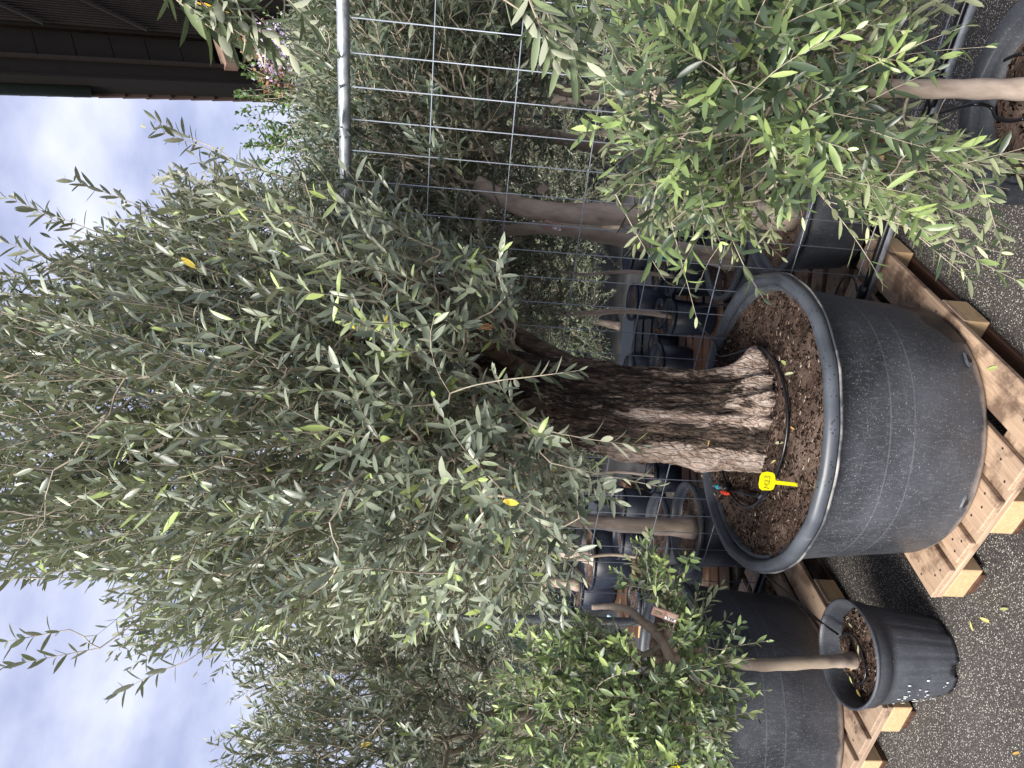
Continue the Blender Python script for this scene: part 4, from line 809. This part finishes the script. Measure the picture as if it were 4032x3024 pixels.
# ------------------------------------------------------------------ barn (dark, slatted, seen from below)
def barn():
    D = nrm(ray(6000, 536)); E = nrm(np.array([1.0, .42, 0])); E = nrm(E - D * (E @ D)); Nn = nrm(np.cross(D, E)); 
    P0 = CAM + ray(0, 338) * 9.0 - D * 2.2; Lg = 9.0
    t = thing('barn', (5.6, 12.5, 0), 'dark wooden barn with slatted gable and deep eave at the top left', 'building')
    U = -Nn if Nn[2] < 0 else Nn
    def board(o, e0, e1, d0, d1, u0, th, name, m_, parent=t, n=1, gap_=0.0):
        b = MB(); ln = (d1 - d0) / n
        for k in range(n):
            a = P0 + D * (d0 + k * ln) + U * u0; q = [a + E * e0, a + E * e1, a + E * e1 + D * (ln - gap_), a + E * e0 + D * (ln - gap_)]; b.slab(q, U * th)
        return b.build(name, m_, parent)
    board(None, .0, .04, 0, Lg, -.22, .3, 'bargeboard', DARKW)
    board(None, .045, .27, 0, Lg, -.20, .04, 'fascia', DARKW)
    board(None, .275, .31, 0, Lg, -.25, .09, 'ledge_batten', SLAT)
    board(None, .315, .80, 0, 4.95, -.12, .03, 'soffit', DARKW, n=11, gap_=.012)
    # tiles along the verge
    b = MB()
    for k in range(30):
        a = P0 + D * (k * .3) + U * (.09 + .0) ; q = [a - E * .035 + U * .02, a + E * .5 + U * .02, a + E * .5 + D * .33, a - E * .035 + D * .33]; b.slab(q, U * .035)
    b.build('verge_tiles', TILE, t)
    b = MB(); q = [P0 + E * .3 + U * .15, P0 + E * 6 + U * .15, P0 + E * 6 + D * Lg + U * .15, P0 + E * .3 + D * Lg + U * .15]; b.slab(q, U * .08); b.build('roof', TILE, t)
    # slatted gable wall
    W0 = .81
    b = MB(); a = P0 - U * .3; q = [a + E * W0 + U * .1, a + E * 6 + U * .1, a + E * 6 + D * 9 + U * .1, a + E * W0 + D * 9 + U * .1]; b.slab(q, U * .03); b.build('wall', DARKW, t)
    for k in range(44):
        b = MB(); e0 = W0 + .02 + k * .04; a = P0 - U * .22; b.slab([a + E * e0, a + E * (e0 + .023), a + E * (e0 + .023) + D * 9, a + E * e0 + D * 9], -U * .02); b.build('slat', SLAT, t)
    for k in range(5):
        b = MB(); s0 = P0 + D * (1.2 + k * 1.25) - U * .27 + E * (W0 + .18 + .02 * k); dd = nrm(D * .85 - E * .5); b.box(s0 - E * .0, .9, .05, .03, X=dd, Y=np.cross(U, dd), Z=U); b.build('brace', DARKW, t)
    # purlin end crossing the soffit
    b = MB(); a = P0 + D * 5.0 - U * .36; b.slab([a + E * .24, a + E * .85, a + E * .85 + D * .19, a + E * .24 + D * .19], U * .22); b.build('beam_end', POSTW, t)
    b = MB(); b.slab([P0 + D * 5.2 - U * .12 + E * .315, P0 + D * 5.2 - U * .12 + E * .80, P0 + D * Lg - U * .12 + E * .80, P0 + D * Lg - U * .12 + E * .315], U * .03); b.build('soffit', DARKW, t)
    b = MB(); a = P0 + D * 5.3 - U * .3; b.slab([a + E * .35, a + E * .42, a + E * .75 + D * .5, a + E * .68 + D * .5], U * .1); b.build('strut', POSTW, t)
    # gutter stub at the near end
    b = MB(); b.tube([P0 - D * 2 - E * .02 + U * .02, P0 + D * 3.2 - E * .02 + U * .02], .085, 16); b.build('gutter', GUT, t, True)
    # solid lower body so the barn stands on the ground
    return t
barn()
sg = thing('warning_sign', tuple(AY(800, 30, 11)), 'yellow striped panel on the slatted barn wall behind hanging leaves', 'sign')
b = MB()
for k in range(5): c0 = AY(700 + k * 42, 8 + k * 9, 11.0); b.box(c0, .05, .03, .5, X=nrm(np.array([1., 0, -.1])), Y=(0, 1, 0), Z=nrm(np.array([.3, 0, 1.])))
b.build('stripe', SIGNY, sg)

# ------------------------------------------------------------------ label, tags
def text_mesh(s, size, mat_, parent, origin, X, Y, name='lettering', off=.0004, bold=0.0):
    cu_ = bpy.data.curves.new(name, 'FONT'); cu_.body = s; cu_.size = size; cu_.extrude = .0002; cu_.offset = bold; cu_.align_x = 'CENTER'; cu_.align_y = 'CENTER'
    o = bpy.data.objects.new(name, cu_); COL.objects.link(o); dg = bpy.context.evaluated_depsgraph_get(); me = bpy.data.meshes.new_from_object(o.evaluated_get(dg)); bpy.data.objects.remove(o)
    X = nrm(X); Y = nrm(np.array(Y) - X * (np.array(Y) @ X)); Zz = np.cross(X, Y); me2 = me
    for v in me2.vertices: v.co = Vector(origin + X * v.co[0] + Y * v.co[1] + Zz * (v.co[2] + off))
    me2.name = name; return link(name, me2, mat_, parent)
def stake():
    tip = AZ(3131, 1908, .695); up = nrm(AY(2995, 1893, 2.2) - tip); R_ = nrm(cr - up * (cr @ up)); n_ = np.cross(R_, up)   # plate faces the path
    t = thing('plant_label', tuple(tip), 'yellow stake label reading M23 stuck in the wet soil', 'label')
    b = MB(); pts = []
    outline = [(-.0055, -.02), (.0055, -.02), (.0062, .078), (.024, .084), (.0295, .092), (.031, .115), (.026, .132), (.015, .138), (-.012, .139), (-.024, .135), (-.029, .125), (-.027, .094), (-.022, .083), (-.0062, .078)]
    k = np.linalg.norm(AY(2990, 1893, 2.2) - tip) / .138
    V = [tip + R_ * x * 1.02 + up * y * k - n_ * .001 for x, y in outline] + [tip + R_ * x * 1.02 + up * y * k + n_ * .001 for x, y in outline]; n = len(outline)
    b.add(V, [tuple(range(n)), tuple(range(2 * n - 1, n - 1, -1))] + [(i, n + i, n + (i + 1) % n, (i + 1) % n) for i in range(n)]); b.build('plate', YEL, t)
    face = -n_ if (-n_) @ (CAM - tip) > 0 else n_
    # handwriting as thin pen strokes
    strokes = [[(-.021, .1), (-.019, .121), (-.0145, .108), (-.0085, .121), (-.0075, .1)], [(-.003, .117), (.0, .121), (.0035, .118), (.002, .111), (-.0035, .1015), (.005, .103)], [(.009, .1195), (.013, .1225), (.0165, .119), (.012, .1135), (.0165, .108), (.014, .1025), (.0085, .1015)]]
    b = MB()
    for s_ in strokes: b.tube([tip + R_ * x * 1.05 + up * (y * k) + face * .0014 for x, y in s_], .00075, 6)
    b.build('handwriting', INK, t)
stake()

def price_tag(A0, A1, A2, label, text='Fr. 33.50', split=True):
    """A0->A1 long edge, A0->A2 short edge (world points)"""
    A0, A1, A2 = map(np.array, (A0, A1, A2)); X = A1 - A0; Ln = np.linalg.norm(X); X = X / Ln; Yd = A2 - A0; Yd = Yd - X * (Yd @ X); H_ = np.linalg.norm(Yd); Yd = Yd / H_; Nn = nrm(np.cross(X, -Yd))
    if Nn @ (CAM - A0) < 0: Nn = -Nn
    t = thing('price_tag', tuple(A0), label, 'tag', 'brown card tags on the olives')
    def quad(x0, x1, y0, y1, h, m_, nm, th=.0006):
        b = MB(); P = lambda x, y: A0 + X * x * Ln + Yd * y * H_ + Nn * h; b.slab([P(x0, y0), P(x1, y0), P(x1, y1), P(x0, y1)], Nn * th); return b.build(nm, m_, t)
    quad(0, .49, 0, 1, 0, CARD, 'card'); quad(.495, 1, -.03, 1.03, .001, CARD, 'card')
    quad(.53, .95, .62, .9, .0019, PAPER, 'price_sticker')
    b = MB()
    for (x0, x1, y) in ((.08, .42, .14), (.56, .94, .14), (.56, .94, .32), (.6, .9, .42), (.62, .88, .5)):
        n = 14
        for k in range(n):
            xa = x0 + (x1 - x0) * k / n; hh = .035 + .03 * ((k * 7) % 3) * .5; P = A0 + X * xa * Ln + Yd * y * H_ + Nn * .0018; b.slab([P, P + X * (x1 - x0) / n * .7 * Ln, P + X * (x1 - x0) / n * .7 * Ln + Yd * hh * H_, P + Yd * hh * H_], Nn * .0003)
    b.build('printed_lines', CARDL, t)
    b = MB(); rr = random.Random(4)
    for k in range(14):
        xa, ya = .08 + rr.random() * .3, .32 + rr.random() * .4; P = A0 + X * xa * Ln + Yd * ya * H_ + Nn * .0008; w_ = .05; b.add([P + X * w_ * Ln * math.cos(q) * rr.uniform(.5, 1) + Yd * w_ * 1.4 * H_ * math.sin(q) * rr.uniform(.5, 1) + Nn * .0001 * k for q in np.linspace(0, 6.28, 7)[:-1]], [tuple(range(6))])
    b.build('picture', TGREEN, t)
    text_mesh(text, H_ * .27, INK, t, A0 + X * .74 * Ln + Yd * .76 * H_ + Nn * .0026, X, -Yd, bold=.0004)
    return t
tg = lambda x, y, Y=2.08: AY(2500 + x / 7.373, 2330 + y / 7.373, Y)
price_tag(tg(540, 425), tg(1270, 690), tg(425, 640), 'brown card tag priced Fr. 33.50 on the small forked olive')
price_tag(g1(430, 378, 0) * 0 + AY(1950 + 450 / 2.304, 700 + 375 / 2.304, 2.9), AY(1950 + 615 / 2.304, 700 + 425 / 2.304, 2.9), AY(1950 + 385 / 2.304, 700 + 430 / 2.304, 2.9), 'shaded card tag hanging across the two smooth trunks', 'Fr. 259.-')
for (x0, y0, x1, y1, x2, y2, Y, lab) in ((2110, 745, 2140, 722, 2133, 765, 4.0, 'pinkish blank card tag among leaves behind the middle wires'), (2044, 222, 2086, 238, 2040, 238, 3.6, 'small card tag high behind the fence near the top edge'), (3455, 240, 3530, 180, 3470, 275, 1.9, 'brown card tag hanging in the bright crown near the lower rail'), (2325, 2180, 2350, 2200, 2315, 2215, 6.1, 'card tag on the far pinkish trunk')):
    t = thing('card_tag', tuple(AY(x0, y0, Y)), lab, 'tag', 'brown card tags on the olives'); a, b_, c_ = AY(x0, y0, Y), AY(x1, y1, Y), AY(x2, y2, Y)
    n_ = nrm(np.cross(b_ - a, c_ - a)); n_ = n_ if n_ @ (CAM - a) > 0 else -n_
    mb = MB(); mb.slab([a, b_, b_ + (c_ - a), c_], n_ * .0008); mb.build('card', CARD if Y < 3 else CARDL, t)
    if Y < 3:
        mb = MB()
        for k in range(7):
            p = a + (b_ - a) * .08 + (c_ - a) * (.1 + k * .12) + n_ * .0012; mb.slab([p, p + (b_ - a) * .8, p + (b_ - a) * .8 + (c_ - a) * .04, p + (c_ - a) * .04], n_ * .0003)
        mb.build('printed_lines', CARDL, t)
t = thing('plant_label', tuple(AY(2640, 3000, 2.2)), 'yellow label showing at the bottom edge among leaves', 'label')
b = MB(); p = AY(2620, 2985, 2.2); b.slab([p, AY(2665, 3000, 2.2), AY(2700, 3060, 2.2), AY(2610, 3060, 2.2)], (0, -.002, 0)); b.build('plate', YEL, t)
b = MB(); b.slab([AY(2640, 3050, 2.201), AY(2650, 3050, 2.201), AY(2880, 3075, 2.201), AY(2880, 3068, 2.201)], (0, -.002, 0)); b.build('stem', YEL, t)
# raffia bundle in the crown of the old olive
t = thing('raffia_bundle', tuple(AY(1860, 1275, 2.3)), 'bundle of tan raffia strands tied in the crown beside the thick trunk', 'ties'); b = MB(); rr = random.Random(8)
for k in range(14):
    a = AY(1800 + rr.uniform(-5, 10), 1268 + rr.uniform(-10, 10), 2.12); c_ = AY(1935 + rr.uniform(-25, 15), 1285 + rr.uniform(-14, 14), 2.12); b.tube(smooth_path([a, (a + c_) / 2 + np.array([rr.uniform(-.01, .01), rr.uniform(-.02, .01), 0]), c_], 4), .0016, 5)
b.build('strands', RAFF, t)
# crates and pipes behind the fence
def crate(c, s, label):
    t = thing('plastic_crate', tuple(c), label, 'crate', 'grey crates at the back'); b = MB(); x, y, z = c; w, d, h = s
    for k in range(4):
        zz = z + h * (k + .5) / 4
        b.box((x, y - d / 2, zz), w, .015, h / 4 - .02); b.box((x - w / 2, y, zz), .015, d - .02, h / 4 - .02); b.box((x + w / 2, y, zz), .015, d - .02, h / 4 - .02); b.box((x, y + d / 2, zz), w, .015, h / 4 - .02)
    for sx in (-1, 1):
        for sy in (-1, 1): b.box((x + sx * (w / 2 + .004), y + sy * (d / 2 + .004), z + h / 2), .03, .03, h)
    b.box((x, y, z + .01), w - .04, d - .04, .012); b.build('crate_body', CRATE, t)
    b = MB(); b.box((x, y, z + h + .006), w + .05, d + .05, .016); b.build('crate_rim', CRATE, t)
crate((.42, 6.0, .01), (.42, .34, .3), 'grey plastic crate on the concrete behind the thin stemmed pot')
crate((-1.35, 7.0, .01), (.4, .3, .3), 'grey plastic crate seen left of the gnarled trunk')
for (x0, y0, z0, x1, y1, z1, lab) in ((1.35, 4.9, .42, 1.33, 4.9, .55, 'pale blue pipe end behind the thick smooth trunk'), (.92, 4.75, .44, .92, 4.74, .53, 'pale blue pipe end beside the blue-black pots'), (-2.05, 6.2, .2, -1.98, 6.1, .32, 'pale blue pipe left of the wide dark blue pot')):
    t = thing('pipe_stub', (x0, y0, z0), lab, 'pipe', 'pale blue pipe ends'); b = MB(); b.tube([(x0, y0, z0), (x1, y1, z1)], .012, 10); b.build('tube', BLUEP, t, True)
    b = MB(); b.tube([(x0, y0, z0 - .03), (x0, y0, z0)], .016, 10); b.build('joint', CYAN, t, True)

# ------------------------------------------------------------------ fallen leaves
def fallen(p, ang, L, ti, label, up=(0, 0, 1)):
    n_ = nrm(np.array(up) + np.array([.15, -.1, 0])); d = np.array([math.cos(ang), math.sin(ang), 0.05]); d = nrm(d - n_ * (d @ n_))
    V, Q, T_, tt = leaves(np.array([p]), d[None], n_[None], np.array([L]), np.array([L * .24]), np.array([ti]), True, np.array([.12])); o = np_mesh('fallen_leaf', V, Q, T_, tt, YLEAF)
    props(o, label, 'leaf', 'fallen olive leaves')
for (x, y, z, a, L, ti, lab) in ((3075, 1420, .71, 4.4, .05, .7, 'green fallen leaf on the soil beside the hose top'), (3090, 1475, .71, 4.9, .045, .95, 'pale fallen leaf on the soil outside the hose loop'), (3052, 1745, .708, 4.9, .045, .95, 'cream fallen leaf on soil inside the hose loop'), (3056, 1812, .708, 2.0, .035, .45, 'yellow green leaf on soil near the hose'), (3112, 1680, .708, 4.4, .025, .05, 'orange leaf against the hose'),
                                (2788, 1893, .71, 4.6, .03, .9, 'pale leaf on soil above the valve'), (2810, 1940, .71, 4.2, .02, .95, 'grey leaf on soil beside the valve'), (2760, 1650 + 220, .71, 4.4, .03, .5, 'leaf at the far soil edge')):
    fallen(AZ(x, y, z), a, L, ti, lab)
for (x, y, z, a, L, ti, lab) in ((3972, 2398, .006, 1.9, .04, .75, 'pale green leaf on the asphalt right of the pallet'), (3857, 2432, .006, 4.7, .05, .4, 'slender leaf on the asphalt at the pallet corner'), (3820, 2445, .006, 3.6, .035, .35, 'curled leaf on the asphalt by the pallet corner'), (3986, 2970, .006, 5.4, .035, .0, 'orange leaf on the asphalt near the bottom edge'),
                                (2600 + 1520 / 1.185, 900 + 660 / 1.185, .152, 5, .05, .7, 'green leaf on the pallet board in front of the largest tub')):
    fallen(AZ(x, y, z), a, L, ti, lab)
for (x, y, a, L, ti, lab) in ((3365, 2622, 2.5, .035, .1, 'tan leaf beside the small trunk in the ribbed pot'), (3390, 2745, 1.2, .04, .2, 'tan leaf at the rim of the ribbed pot'), (3380, 2575, .4, .035, .9, 'cream leaf on the ribbed pot soil'), (3355, 2470, 1.3, .03, .9, 'pale leaf near the hose inlet of the ribbed pot'), (3345, 2660, 3.8, .03, .6, 'green grey leaf on the ribbed pot soil')):
    fallen(AZ(x, y, .285), a, L, ti, lab)
fallen(AZ(2750, 1652, .93) * 0 + np.array([-.155, 2.405, .93]), 2.0, .022, .05, 'small orange leaf stuck to the gnarled trunk', up=(0, -1, 0))
